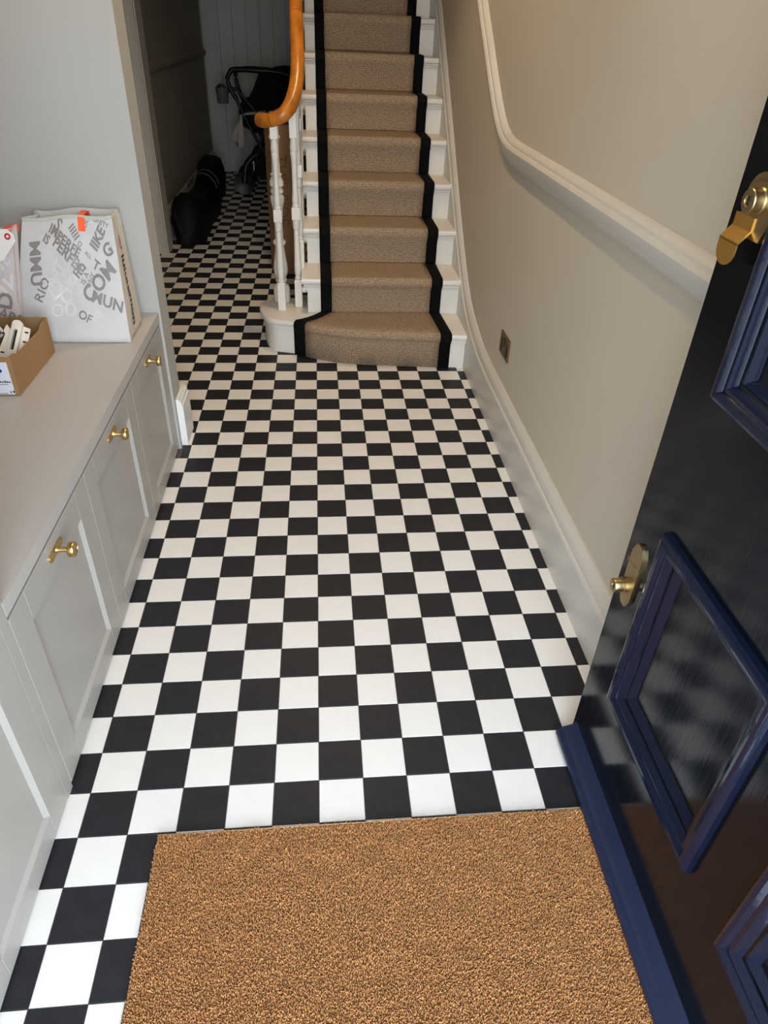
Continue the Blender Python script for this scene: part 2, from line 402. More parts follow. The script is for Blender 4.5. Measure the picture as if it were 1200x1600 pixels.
# right hand skirting that sweeps up into the wall string of the stair
tops = [(YF, .212), (1.69, .212), (1.80, .213), (1.974, .222), (2.10, .243), (2.232, .272), (2.35, .312), (2.469, .375), (2.626, .478), (2.789, .597), (2.95, .722), (3.105, .845), (3.302, 1.005), (3.64, 1.27), (3.883, 1.46), (4.6, 1.99), (5.2, 2.43)]
bm = bmesh.new(); rings = []
for (y, zt) in tops:
    d = zt - 0.212
    zb = 0.0 if y < 2.5 else (y - 2.5) * 0.72
    rings.append([bm.verts.new((XR - a, y, zb if b == 0 else b + d)) for a, b in SK])
for A, B in zip(rings, rings[1:]):
    for k in range(len(SK)): bm.faces.new([A[k], A[(k + 1) % len(SK)], B[(k + 1) % len(SK)], B[k]])
bm.faces.new(rings[0][::-1]); bm.faces.new(rings[-1])
o = struct(finish(bm, 'baseboard_right', M['trim'])); o['label'] = 'cream skirting curving up into the wall string of the stair'
# left passage skirting, partition skirting
skirt('baseboard_left', [((XL, 4.36, 0), (1, 0)), ((XL, YB - 0.03, 0), (1, 0))], M['trim'])
sk2 = [(a, b * 0.94) for a, b in SK]
skirt('baseboard_partition', [((-0.536, 1.500, 0), (1, 0)), ((-0.536, 1.640, 0), (1, 0))], M['skirt_white'], [(0, 0), (0, .2), (.012, .2), (.014, .192), (.02, .19), (.02, .176), (.024, .172), (.024, 0)])
# dado rail right: level, then bends up with the stair
DP = [(0, 0), (0.008, -0.002), (0.014, 0.006), (0.020, 0.010), (0.026, 0.020), (0.030, 0.034), (0.034, 0.044), (0.036, 0.056), (0.030, 0.064), (0.024, 0.066), (0.022, 0.074), (0.014, 0.082), (0.004, 0.086), (0, 0.086)]
dpts = [(YF, .990), (1.80, .990), (1.90, .993), (1.98, 1.002), (2.06, 1.022), (2.14, 1.055), (2.22, 1.10), (2.32, 1.165), (2.45, 1.255), (2.60, 1.36), (3.2, 1.785), (4.5, 2.70), (5.5, 3.41)]
bm = bmesh.new(); rings = []
for k, (y, z) in enumerate(dpts):
    y0, z0 = dpts[max(k - 1, 0)]; y1, z1 = dpts[min(k + 1, len(dpts) - 1)]
    t = Vector((y1 - y0, z1 - z0)).normalized(); nrm = Vector((-t.y, t.x))
    rings.append([bm.verts.new((XR - a, y + nrm.x * b, z + nrm.y * b)) for a, b in DP])
for A, B in zip(rings, rings[1:]):
    for k in range(len(DP)): bm.faces.new([A[k], A[(k + 1) % len(DP)], B[(k + 1) % len(DP)], B[k]])
bm.faces.new(rings[0][::-1]); bm.faces.new(rings[-1])
o = struct(finish(bm, 'trim_1', M['trim'])); autosmooth(o.data, 0.5); o['label'] = 'cream moulded dado rail bending up beside the stair'
bm = bmesh.new(); A = [bm.verts.new((XL + a, 4.36, 1.075 + b * .8)) for a, b in DP]; B = [bm.verts.new((XL + a, YB, 1.075 + b * .8)) for a, b in DP]
for k in range(len(DP)): bm.faces.new([A[k], A[(k + 1) % len(DP)], B[(k + 1) % len(DP)], B[k]])
bm.faces.new(A[::-1]); bm.faces.new(B)
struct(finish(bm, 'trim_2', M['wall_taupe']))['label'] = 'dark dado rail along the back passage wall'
# casing at the mouth of the back passage
bm = bmesh.new()
box(bm, XL, -1.046, 4.20, 4.36, 0, 2.62)
for a, bq, d in ((-1.112, -1.104, .006), (-1.076, -1.066, .012), (-1.064, -1.056, .016), (-1.054, -1.046, .010)): box(bm, a, bq, 4.20 - d, 4.2005, 0, 2.62)
struct(finish(bm, 'trim_3', M['trim'], bevel=0.002))['label'] = 'cream casing at the mouth of the back passage'
# end door and casing in the passage
d2 = empty('door_2', (-0.5, YB, 0)); struct(d2); d2['label'] = 'pale boarded door at the dark end of the passage'
bm = bmesh.new()
for a, bq, d in ((-1.10, -0.955, .02), (-1.09, -1.06, .03), (-1.03, -1.0, .028), (-0.985, -0.975, .032), (-0.965, -0.94, .04)): box(bm, a, bq, YB - d, YB, 0, 2.3)
box(bm, -1.10, 0.0, YB - .03, YB, 2.12, 2.3)
finish(bm, 'door_casing', M['door_panel'], d2, bevel=0.002)
for k in range(6):
    boxo('board', M['door_panel'], -0.938 + k * .135, -0.938 + (k + 1) * .135 - .004, YB - .022 - .003 * (k % 2), YB, 0.005, 2.12, d2, bevel=.003)

# ---------------------------------------------------------------- staircase
NY = {1: 2.217, 2: 2.498, 3: 2.752}
for k in range(4, 14): NY[k] = 2.752 + (k - 3) * 0.2445
NZ = {k: 0.1795 * k for k in range(0, 14)}
NZ[7] += .006; NZ[8] += .012; 
for k in range(9, 14): NZ[k] += .016
NST = 11; XS0, XS1 = -0.040, 0.735; NOSE = 0.024; TT = 0.030
stair = empty('staircase', (0.33, 2.22, 0)); props(stair, 'white painted staircase with turned balusters and golden timber handrail', 'staircase')
F1X = [-.262, -.204, -.158, -.112, -.064, 0, .102, .198, .338, .466, .596, .735]
F1Y = [2.62, 2.495, 2.448, 2.415, 2.388, 2.352, 2.306, 2.286, 2.272, 2.262, 2.250, 2.238]
def f1(x): return interp(x, F1X, F1Y)
# curtail first step
NC = (-0.178, 2.700)   # newel centre
def curtail(off):
    pts = []
    for x in np.linspace(.735, -.12, 22): pts.append((x, f1(x) - off))
    R = 0.098 + off; c = (-.172, 2.640)
    a0 = math.atan2(f1(-.12) - off - c[1], -.12 - c[0])
    # blend curve onto a half round end
    for t in np.linspace(0.12, 1, 18):
        a = -pi / 2 - t * (pi * 1.12) + 0.30 * (1 - t)
        rx = R; ry = (0.215 + off) * (1 - t) + R * t if a > -pi else R
        pts.append((c[0] + rx * cos(a), c[1] + (0.205 + off if sin(a) < 0 else R) * sin(a)))
    pts.append((-.075, 2.735 + off)); pts.append((-.045, 2.735 + off))
    return pts
def dedupe(P):
    out = []
    for p in P:
        if not out or (Vector(p) - Vector(out[-1])).length > .004: out.append(p)
    return out
def step_one(off, z0, z1, name, nose=False):
    P = dedupe(curtail(off)) + [(.735, 2.735 + off)]
    bm = bmesh.new()
    if not nose: prism(bm, P, 2, z0, z1)
    else:
        lv = [(-.010, z0), (-.003, z0 + .003), (0, z0 + .010), (0, z1 - .010), (-.003, z1 - .003), (-.010, z1)]
        rings = [[bm.verts.new((q[0], q[1], z)) for q in (dedupe_keep(curtail(off + d)) + [(.735, 2.735 + off)])] for d, z in lv]
        n = len(rings[0])
        for A, B in zip(rings, rings[1:]):
            for k in range(n): bm.faces.new([A[k], A[(k + 1) % n], B[(k + 1) % n], B[k]])
        bm.faces.new(rings[0][::-1]); bm.faces.new(rings[-1])
    o = finish(bm, name, M['stair_white'], stair); autosmooth(o.data, 0.6); return o
def dedupe_keep(P): return P
step_one(0.0, 0, NZ[1] - TT, 'riser'); step_one(.010, NZ[1] - TT - .016, NZ[1] - TT, 'scotia'); step_one(.016, NZ[1] - TT - .007, NZ[1] - TT, 'scotia')
step_one(NOSE, NZ[1] - TT, NZ[1], 'tread', True)
nose_prof = [(-.0, .010), (.002, .004), (.008, 0), (.40, 0)]
for k in range(2, NST + 1):
    y, z = NY[k], NZ[k]; yb = NY[k + 1] + NOSE + .01
    poly = [(y + .010, z - TT), (y + .003, z - TT + .003), (y, z - TT + .010), (y, z - .010), (y + .003, z - .003), (y + .010, z), (yb, z), (yb, z - TT)]
    bm = bmesh.new(); prism(bm, poly, 0, -.068 if k == 2 else -.092, XS1 + .002)
    if k == 2: box(bm, -.092, -.068, 2.642, yb, z - TT, z)
    o = finish(bm, 'tread', M['stair_white'], stair); autosmooth(o.data, .6)
    boxo('riser', M['stair_white'], XS0, XS1 + .002, y + NOSE, y + NOSE + .016, NZ[k - 1] - .002, z - TT, stair)
    bm = bmesh.new(); prism(bm, [(y + NOSE, z - TT), (y + .006, z - TT), (y + .007, z - TT - .006), (y + .014, z - TT - .008), (y + .018, z - TT - .016), (y + .020, z - TT - .024), (y + NOSE, z - TT - .026)], 0, -.058, XS1 + .001)
    finish(bm, 'scotia', M['stair_white'], stair)
    # carved bracket under the tread end
    bk = bmesh.new(); yy = y + NOSE + .002
    out = [(yy, z - TT), (yy - .004, z - TT - .03), (yy + .012, z - TT - .048), (yy + .034, z - TT - .044), (yy + .05, z - TT - .062), (yy + .09, z - TT - .07), (yy + .13, z - TT - .06), (yy + .15, z - TT - .09), (yy + .19, z - TT - .085), (yy + .20, z - TT - .05), (yy + .20, z - TT)]
    prism(bk, out, 0, -.060, -.039); finish(bk, 'bracket', M['stair_white'], stair, bevel=.004)
    bk = bmesh.new()
    lathe(bk, [(.004, -.014), (.012, -.012), (.016, -.006), (.017, 0), (.016, .006), (.012, .012), (.004, .014)], 0, 0, axis='x', org=(-.056, yy + .012, z - TT - .034), n=10)
    finish(bk, 'bracket', M['stair_white'], stair, smooth=True)
# outer string (sawtooth) and panelled spandrel
sl = (NZ[10] - NZ[3]) / (NY[10] - NY[3])
P = [(NY[2] + .05, 0.0)]
top = []
for k in range(2, NST + 1):
    top += [(NY[k] + NOSE + .002, NZ[k - 1] - TT if k > 2 else 0.0), (NY[k] + NOSE + .002, NZ[k] - TT)]
end = NY[NST + 1] + NOSE
top += [(end, NZ[NST] - TT)]
bot = [(end, NZ[NST] - .34), (NY[3], NZ[3] - .36), (NY[3] - .1, 0.0)]
bm = bmesh.new(); prism(bm, top + bot, 0, -.039, -.020); finish(bm, 'string', M['stair_white'], stair)
bm = bmesh.new(); prism(bm, [(NY[3] - .1, 0.0), (NY[3], NZ[3] - .358), (end, NZ[NST] - .338), (end, 0)], 0, -.034, -.012); finish(bm, 'spandrel_panel', M['stair_white'], stair)

# balusters
def baluster_bm(h):
    """turned baluster of height h standing on z=0 at the origin"""
    bm = bmesh.new(); s = .0185; e = h - .86
    def blk(z0, z1, s):
        c = .003
        box(bm, -s, s, -s, s, z0 + c, z1 - c)
        for za, zb in ((z0, z0 + c), (z1, z1 - c)):
            A = [bm.verts.new((a * (s - c), b * (s - c), za)) for a, b in ((-1, -1), (1, -1), (1, 1), (-1, 1))]
            B = [bm.verts.new((a * s, b * s, zb)) for a, b in ((-1, -1), (1, -1), (1, 1), (-1, 1))]
            bm.faces.new(A)
            for q in range(4): bm.faces.new([A[q], A[(q + 1) % 4], B[(q + 1) % 4], B[q]])
    blk(0, .14, s)
    lathe(bm, [(.013, .139), (.017, .146), (.017, .152), (.013, .156), (.015, .168), (.0172, .19), (.0172, .21), (.0155, .26), (.0135, .34), (.0125, .385), (.0165, .390), (.0165, .396), (.0175, .400), (.0175, .428), (.014, .432)], 0, 0, n=12)
    blk(.431, .489, .0195)
    lathe(bm, [(.014, .488), (.0175, .492), (.0175, .498), (.0135, .502), (.0155, .512), (.0155, .532), (.0128, .56), (.0122, .62), (.0128, .68), (.0150, .705), (.0175, .722), (.0175, .728), (.0150, .732), (.0178, .738), (.0182, .752), (.0160, .768), (.0138, .782), (.0160, .79)], 0, 0, n=12)
    blk(.786, .86 + e, .0165)
    return bm
BM = {}
def baluster(x, y, z, h):
    key = round(h, 2)
    if key not in BM:
        bm = baluster_bm(key); bmesh.ops.recalc_face_normals(bm, faces=bm.faces[:])
        me = bpy.data.meshes.new('baluster'); bm.to_mesh(me); bm.free(); me.materials.append(M['stair_white']); autosmooth(me, .6); BM[key] = me
    o = bpy.data.objects.new('baluster', BM[key]); COL.objects.link(o); o.parent = stair
    o.location = (x - .33, y - 2.22, z); return o
baluster(-.172, 2.566, NZ[1], .855); baluster(-.0875, 2.618, NZ[1], .90)
for k in range(2, NST + 1):
    for d in (.185, .235) if k == 2 else (.09, .205):
        y = NY[k] + d
        zr = interp(y, [2.6, 2.72, 2.85, 3.0, 3.1, 3.4, 4.2, 5.6], [1.15, 1.262, 1.37, 1.47, 1.545, 1.76, 2.34, 3.36])
        baluster(-.0735, y, NZ[k], zr - .02 - NZ[k])
# turned newel
bm = bmesh.new()
lathe(bm, [(.040, 0), (.043, .006), (.043, .07), (.038, .084), (.026, .092), (.022, .10), (.030, .108), (.030, .116), (.024, .122), (.034, .145), (.037, .165), (.034, .20), (.026, .25), (.022, .285), (.031, .296), (.033, .303), (.031, .310), (.021, .318), (.020, .40), (.026, .47), (.034, .50), (.034, .52), (.024, .530), (.032, .540), (.030, .552), (.024, .558), (.034, .57), (.033, .59), (.024, .61), (.029, .618), (.020, .63), (.018, .72), (.021, .765), (.028, .78), (.021, .79), (.022, .85)], NC[0], NC[1], NZ[1], n=20)
finish(bm, 'newel_post', M['stair_white'], stair, smooth=True)
# handrail
hp = [(-.236, 2.650, 1.035), (-.214, 2.600, 1.036), (-.185, 2.566, 1.042), (-.150, 2.550, 1.054), (-.116, 2.552, 1.076), (-.086, 2.585, 1.118), (-.066, 2.645, 1.182), (-.059, 2.725, 1.264), (-.062, 2.85, 1.372), (-.066, 3.0, 1.482), (-.066, 3.10, 1.555), (-.064, 3.4, 1.775), (-.06, 4.2, 2.36), (-.06, 5.5, 3.30)]
path = spline(hp, 6)
hprof = [(-.030, -.012), (-.024, -.024), (-.012, -.030), (.012, -.030), (.024, -.024), (.030, -.012), (.031, .0), (.029, .012), (.022, .022), (.010, .028), (-.010, .028), (-.022, .022), (-.029, .012), (-.031, 0)]
def hpf(t):
    s = 1.0 if t > .02 else .80 + .2 * (t / .02)
    return [(a * s, b * s) for a, b in hprof]
bm = bmesh.new(); sweep(bm, path, hpf); rail = finish(bm, 'handrail', M['oak'], stair, smooth=True)
for idx in (14, 51):
    p = path[idx]; t = (path[idx + 1] - path[idx - 1]).normalized()
    bm = bmesh.new(); sweep(bm, [p - t * .0012, p + t * .0012], [(a * 1.012, b * 1.012) for a, b in hprof]); finish(bm, 'joint_line', M['oak_dark'], rail)
    for c in bpy.data.objects:
        if c.parent == rail: c.matrix_parent_inverse = Matrix.Identity(4); 
for c in [c for c in bpy.data.objects if c.parent == rail]: c.matrix_parent_inverse = Matrix.Identity(4)

# ---------------------------------------------------------------- stair runner
runner = empty('stair_runner', (0.33, 2.23, 0)); props(runner, 'beige woven stair runner with wide black borders on white steps', 'carpet')
DR = 0.009
rows = []   # (y or None for step-one curve offset, z, xl, xr, mode)
def xedges(k, part):   # part 0 riser,1 nose,2 tread back
    base = (.026, .640) if k > 1 else (-.112, .662)
    return base
rowsY = []
def add(yf, z, xl, xr): rowsY.append((yf, z, xl, xr))
# first step follows the curved front
xl1, xr1 = -.112, .660
off = DR
add(lambda x: f1(x) - off, .001, xl1, xr1)
add(lambda x: f1(x) - off, NZ[1] - TT - .030, xl1, xr1)
add(lambda x: f1(x) - off - .012, NZ[1] - TT - .008, xl1, xr1)
add(lambda x: f1(x) - NOSE - off, NZ[1] - TT + .002, xl1, xr1)
add(lambda x: f1(x) - NOSE - off - .002, NZ[1] - .012, xl1, xr1)
add(lambda x: f1(x) - NOSE - off + .004, NZ[1] + .002, xl1 + .004, xr1)
add(lambda x: f1(x) - NOSE + .010, NZ[1] + DR, xl1 + .012, xr1 - .002)
yb = NY[2] + NOSE - DR
for t in (.2, .45, .7, .9, 1.0):
    add((lambda t: (lambda x: (f1(x) - NOSE + .010) * (1 - t) + (yb) * t))(t), NZ[1] + DR, (xl1 + .012) * (1 - t) + .026 * t, (xr1 - .002) * (1 - t) + .642 * t)
for k in range(2, NST + 1):
    y, z = NY[k], NZ[k]
    def cst(v): return lambda x: v
    xl, xr = .026 - .0012 * (k - 2), .642 + .0008 * (k - 2)
    for yy, zz in ((y + NOSE - DR, NZ[k - 1] + DR + .004), (y + NOSE - DR - .001, z - TT - .028), (y + .008 - DR, z - TT - .008), (y - DR, z - TT + .003), (y - DR - .001, z - .012), (y - DR + .004, z), (y + .004, z + DR - .001), (y + .016, z + DR), (NY[k + 1] + NOSE - DR, z + DR)):
        if zz < z - TT and k >= 3: yy -= .006
        add(cst(yy), zz, xl, xr)
def runner_part(name, m, lo, hi, nx):
    """lo/hi: functions (xl,xr)->x bounds"""
    V = []; UV = []; s = 0; prev = None
    for (yf, z, xl, xr) in rowsY:
        a, b = lo(xl, xr), hi(xl, xr); mid = (a + b) / 2
        c = (yf(.33), z)
        if prev: s += sqrt((c[0] - prev[0]) ** 2 + (c[1] - prev[1]) ** 2)
        prev = c
        for q in range(nx + 1):
            x = a + (b - a) * q / nx; V.append((x, yf(x), z)); UV.append((x, s))
    n = nx + 1; F = []
    for r in range(len(rowsY) - 1):
        for q in range(nx): F.append((r * n + q, r * n + q + 1, (r + 1) * n + q + 1, (r + 1) * n + q))
    me = bpy.data.meshes.new(name); me.from_pydata(V, [], F); ul = me.uv_layers.new(name='UVMap')
    for p in me.polygons:
        for li, vi in zip(p.loop_indices, p.vertices): ul.data[li].uv = UV[vi]
    o = link(name, me, m, runner); autosmooth(me, .9)
    md = o.modifiers.new('thickness', 'SOLIDIFY'); md.thickness = .007; md.offset = -1
    return o
BW = .056
runner_part('carpet_field', M['carpet'], lambda l, r: l + BW, lambda l, r: r - BW, 14)
runner_part('carpet_border', M['black'], lambda l, r: l, lambda l, r: l + BW, 4)
runner_part('carpet_border', M['black'], lambda l, r: r - BW, lambda l, r: r, 3)

# ---------------------------------------------------------------- built-in cupboards
KN = {}
def knob(parent, y, z, x):
    p = empty_part('knob', parent)
    return p
def cupboard_door(parent, y0, y1, z0, z1, withknob=True, kz=.478):
    xf = -0.543; sw = .075; rt = .075; rb = .060
    g = .0012
    y0 += g; y1 -= g
    boxd = boxo('door', M['cab'], xf - .020, xf - .0085, y0 + sw - .004, y1 - sw + .004, z0 + rb - .004, z1 - rt + .004, parent)
    # frame with chamfered inner edge
    for nm, a in (('stile', (y0, y0 + sw, z0, z1)), ('stile', (y1 - sw, y1, z0, z1)), ('rail', (y0 + sw + .0004, y1 - sw - .0004, z1 - rt, z1)), ('rail', (y0 + sw + .0004, y1 - sw - .0004, z0, z0 + rb))):
        bm = bmesh.new(); vs = box(bm, xf - .021, xf, *a)
        bmesh.ops.bevel(bm, geom=[e for e in bm.edges if abs(e.verts[0].co.x - xf) < 1e-5 and abs(e.verts[1].co.x - xf) < 1e-5], offset=.0008, segments=1, affect='EDGES')
        o = finish(bm, nm, M['cab'], boxd); o.matrix_parent_inverse = Matrix.Identity(4)
    # small sloped moulding round the panel
    a0, a1, b0, b1 = y0 + sw, y1 - sw, z0 + rb, z1 - rt; d = .008
    bm = bmesh.new()
    O = [bm.verts.new((xf - .0015, y, z)) for y, z in ((a0, b0), (a1, b0), (a1, b1), (a0, b1))]
    I = [bm.verts.new((xf - .0085, y, z)) for y, z in ((a0 + d, b0 + d), (a1 - d, b0 + d), (a1 - d, b1 - d), (a0 + d, b1 - d))]
    for k in range(4): bm.faces.new([O[k], O[(k + 1) % 4], I[(k + 1) % 4], I[k]])
    o = finish(bm, 'panel_moulding', M['cab'], boxd, recalc=False); o.matrix_parent_inverse = Matrix.Identity(4)
    for p in o.data.polygons:
        if p.normal.x < 0: p.flip()
    if withknob:
        yc = (y0 + y1) / 2; bm = bmesh.new()
        prism(bm, [(yc + .030 * c_ + .009 * cos(a), kz + .009 * sin(a)) for c_, aa in ((1, np.linspace(-pi / 2, pi / 2, 7)), (-1, np.linspace(pi / 2, 3 * pi / 2, 7))) for a in aa], 0, xf, xf + .0035)
        bmesh.ops.recalc_face_normals(bm, faces=bm.faces[:])
        lathe(bm, [(.0075, .003), (.0065, .006), (.0055, .012), (.0055, .026), (.009, .0275), (.0155, .029), (.0165, .0305), (.0165, .040), (.0155, .0415), (.0145, .0418), (.014, .0408), (.003, .0406)], 0, 0, axis='x', org=(xf, yc, kz), n=20)
        o = finish(bm, 'knob', M['brass'], boxd); autosmooth(o.data, .6); o.matrix_parent_inverse = Matrix.Identity(4)
        o['label'] = 'round satin brass knob on an oblong backplate'
    return boxd
def carcass(parent, y0, y1, z0, z1):
    boxo('carcass', M['cab'], XL + .002, -0.5655, y0 + .0005, y1 - .0005, z0, z1, parent)
YC = [0.020, 0.500, 0.9985, 1.4745]
labs = ['low pale grey cupboard with brass knob, next to the tall cupboard', 'middle one of three low pale grey cupboards under the worktop', 'low pale grey cupboard beside the white partition wall']
for k in range(3):
    c = empty('low_cupboard', (-.83, (YC[k] + YC[k + 1]) / 2, 0)); props(c, labs[k], 'cupboard', 'low cupboards under the worktop')
    carcass(c, YC[k], YC[k + 1], 0.0, .518)
    cupboard_door(c, YC[k], YC[k + 1] - (.012 if k == 2 else 0), .012, .511)
    if k == 2: boxo('filler_strip', M['cab'], -.5655, -.545, YC[3] - .0115, YC[3], .004, .518, c)
wt = boxo('worktop', M['top'], XL + .002, -.5425, .020, 1.474, .5195, .5525, bevel=.0012); props(wt, 'long pale greige worktop over the low cupboards', 'worktop')
tc_ = empty('tall_cupboard', (-.83, -.42, 0)); props(tc_, 'tall pale grey built-in cupboard at the left, near the front door', 'cupboard')
boxo('carcass', M['cab'], XL + .002, -.5655, -.93, .0185, 0, 2.5, tc_)
boxo('face_frame', M['cab'], -.565, -.543, -.0115, .0185, 0, 2.5, tc_, bevel=.0008)
cupboard_door(tc_, -.425, -.013, .006, 2.40, False); cupboard_door(tc_, -.84, -.426, .006, 2.40, False)

# ---------------------------------------------------------------- front door
XD = 0.615; YE = 0.090; YH = -0.955
fd = empty('door_1', (XD + .02, YH, 0)); struct(fd); fd['label'] = 'glossy navy panelled front door standing open against the right wall'; fd['category'] = 'door'
ys = [(-.384, -.022), (-.845, -.483)]; zs = [(.277, .712), (.966, 1.93)]
inset = .045
bm = bmesh.new(); th = .045
def bd(y0, y1, z0, z1): box(bm, XD, XD + th, y0, y1, z0, z1)
ZT = 2.08
bd(ys[0][1] - inset, YE, .008, ZT); bd(YH, ys[1][0] + inset, .008, ZT); bd(ys[1][1] - inset, ys[0][0] + inset, .008, ZT)
for (a, b) in ys:
    bd(a + inset, b - inset, .008, zs[0][0] + inset); bd(a + inset, b - inset, zs[0][1] - inset, zs[1][0] + inset); bd(a + inset, b - inset, zs[1][1] - inset, ZT)
o = finish(bm, 'door_leaf', M['navy'], fd)
MP = [(0, 0), (.001, .010), (.004, .014), (.007, .0165), (.012, .018), (.018, .0165), (.022, .012), (.0235, .010), (.026, .0105), (.031, .0105), (.035, .007), (.040, .000), (.043, -.003), (.0445, -.002), (.050, -.006), (.055, -.012), (.058, -.014)]
def moulding(parent, a, b, z0, z1, name='panel_moulding'):
    bm = bmesh.new(); rings = []
    for d, h in MP:
        rings.append([bm.verts.new((XD - h, y, z)) for y, z in ((a + d, z0 + d), (b - d, z0 + d), (b - d, z1 - d), (a + d, z1 - d))])
    for A, B in zip(rings, rings[1:]):
        for k in range(4): bm.faces.new([A[k], A[(k + 1) % 4], B[(k + 1) % 4], B[k]])
    o = finish(bm, name, M['navy_trim'], parent, recalc=True)
    if sum(p.normal.x for p in o.data.polygons) > 0: o.data.flip_normals()
    autosmooth(o.data, .35); return o
for (a, b) in ys:
    for (z0, z1) in zs:
        moulding(fd, a, b, z0, z1)
        boxo('door_panel', M['navy'], XD + .0135, XD + .030, a + inset - .004, b - inset + .004, z0 + inset - .004, z1 - inset + .004, fd)
# weather bar
bm = bmesh.new()
prism(bm, [(XD + .001, .010), (XD + .001, .060), (XD - .004, .057), (XD - .009, .050), (XD - .030, .042), (XD - .041, .036), (XD - .045, .028), (XD - .044, .018), (XD - .040, .010)], 1, YH + .05, YE - .012)
o = finish(bm, 'weather_bar', M['navy_bar'], fd, bevel=.0015); o['label'] = 'sloping navy weather bar along the door foot'
# lower lock plate
def plate(name, y, z, wd, h, t, m, x=XD, cham=.5, parent=None):
    c = wd / 2
    pts = [(y - c, z - h / 2 + c * 1.1), (y - c * .55, z - h / 2 + .004), (y - c * .3, z - h / 2), (y + c * .3, z - h / 2), (y + c * .55, z - h / 2 + .004), (y + c, z - h / 2 + c * 1.1), (y + c, z + h / 2 - c * 1.1), (y + c * .55, z + h / 2 - .004), (y + c * .3, z + h / 2), (y - c * .3, z + h / 2), (y - c * .55, z + h / 2 - .004), (y - c, z + h / 2 - c * 1.1)]
    bm = bmesh.new(); prism(bm, pts, 0, x - t, x); return finish(bm, name, m, parent, bevel=.0012, angle=.9)
p1 = plate('lock_plate', .040, .556, .044, .148, .006, M['brass_dull'], parent=fd); p1['label'] = 'lower pointed brass lock plate'
bm = bmesh.new()
lathe(bm, [(.0165, 0), (.0165, -.004), (.0145, -.006), (.0145, -.021), (.0135, -.023), (.008, -.0233), (.0078, -.021), (.002, -.021)], 0, 0, axis='x', org=(XD - .006, .052, .522), n=24)
o = finish(bm, 'lock_cylinder', M['brass_dull'], fd); autosmooth(o.data, .5)
boxo('keyhole', M['black_hole'], XD - .0282, XD - .0262, .0505, .0535, .517, .527, fd)
put_text('lettering', 'BANHAM', .013, lambda u, v: (XD - .0064, .040 - u, .580 + v), pi / 2 * 0, M['brass'], fd)
# upper lock with finger pull
c0 = (.006, 1.232)
bm = bmesh.new(); pts = []
for a in np.linspace(-.15, pi + .15, 18): pts.append((c0[0] + .034 * cos(a), c0[1] + .012 + .036 * sin(a)))
pts += [(c0[0] - .030, 1.185), (c0[0] - .026, 1.178), (c0[0] + .040, 1.178), (c0[0] + .040, 1.190)]
cyu = .020
pts = []
for a in np.linspace(0, pi, 18): pts.append((cyu + .036 * cos(a), 1.242 + .030 * sin(a)))
pts += [(cyu - .034, 1.21), (cyu - .024, 1.188), (cyu + .030, 1.188), (cyu + .036, 1.20)]
prism(bm, pts, 0, XD - .007, XD); o = finish(bm, 'lock_plate', M['brass_dull'], fd, bevel=.0015, angle=.9); o['label'] = 'upper rounded brass lock plate'
bm = bmesh.new()
lathe(bm, [(.0175, 0), (.0175, -.003), (.0160, -.005), (.0160, -.017), (.0150, -.0185), (.008, -.0188), (.0075, -.017), (.002, -.017)], 0, 0, axis='x', org=(XD - .007, .018, 1.237), n=28)
o = finish(bm, 'lock_cylinder', M['brass_dull'], fd); autosmooth(o.data, .5)
boxo('keyhole', M['black_hole'], XD - .0258, XD - .0240, .0166, .0194, 1.232, 1.243, fd)
put_text('lettering', 'BANHAM', .012, lambda u, v: (XD - .0075, .020 - u, 1.2615 + v), 0, M['brass'], fd, sq=.8)
# bent strap: flat on the door, shelf outwards, lip down with rounded end
bm = bmesh.new(); t = .003; yl, yr = .064, .016
prof = [(XD - .0088, 1.215), (XD - .0088, 1.1990), (XD - .0098, 1.1972), (XD - .0215, 1.1835), (XD - .0225, 1.1820), (XD - .0225, 1.180)]
prof_in = [(XD - .0070, 1.215), (XD - .0070, 1.1970), (XD - .0078, 1.1955), (XD - .0195, 1.1818), (XD - .0203, 1.1805), (XD - .0203, 1.179)]
A = []
for px, pz in prof: A.append((bm.verts.new((px, yl, pz)), bm.verts.new((px, yr, pz))))
B = []
for px, pz in prof_in: B.append((bm.verts.new((px, yl, pz)), bm.verts.new((px, yr, pz))))
for S in (A, B):
    for q, r in zip(S, S[1:]): bm.faces.new([q[0], q[1], r[1], r[0]])
for j in (0, 1):
    for k in range(len(A) - 1): bm.faces.new([A[k][j], A[k + 1][j], B[k + 1][j], B[k][j]])
bm.faces.new([A[0][0], A[0][1], B[0][1], B[0][0]])
lip = [(yl, 1.181), (yl, 1.170)] + [((yl + yr) / 2 + (yl - yr) / 2 * cos(a), 1.170 - .022 * sin(a)) for a in np.linspace(0, pi, 14)][1:-1] + [(yr, 1.170), (yr, 1.181)]
prism(bm, lip, 0, XD - .0225, XD - .0203)
o = finish(bm, 'finger_pull', M['brass_pull'], fd, bevel=.0008, angle=.9); o['label'] = 'bent brass finger pull with a rounded lip'

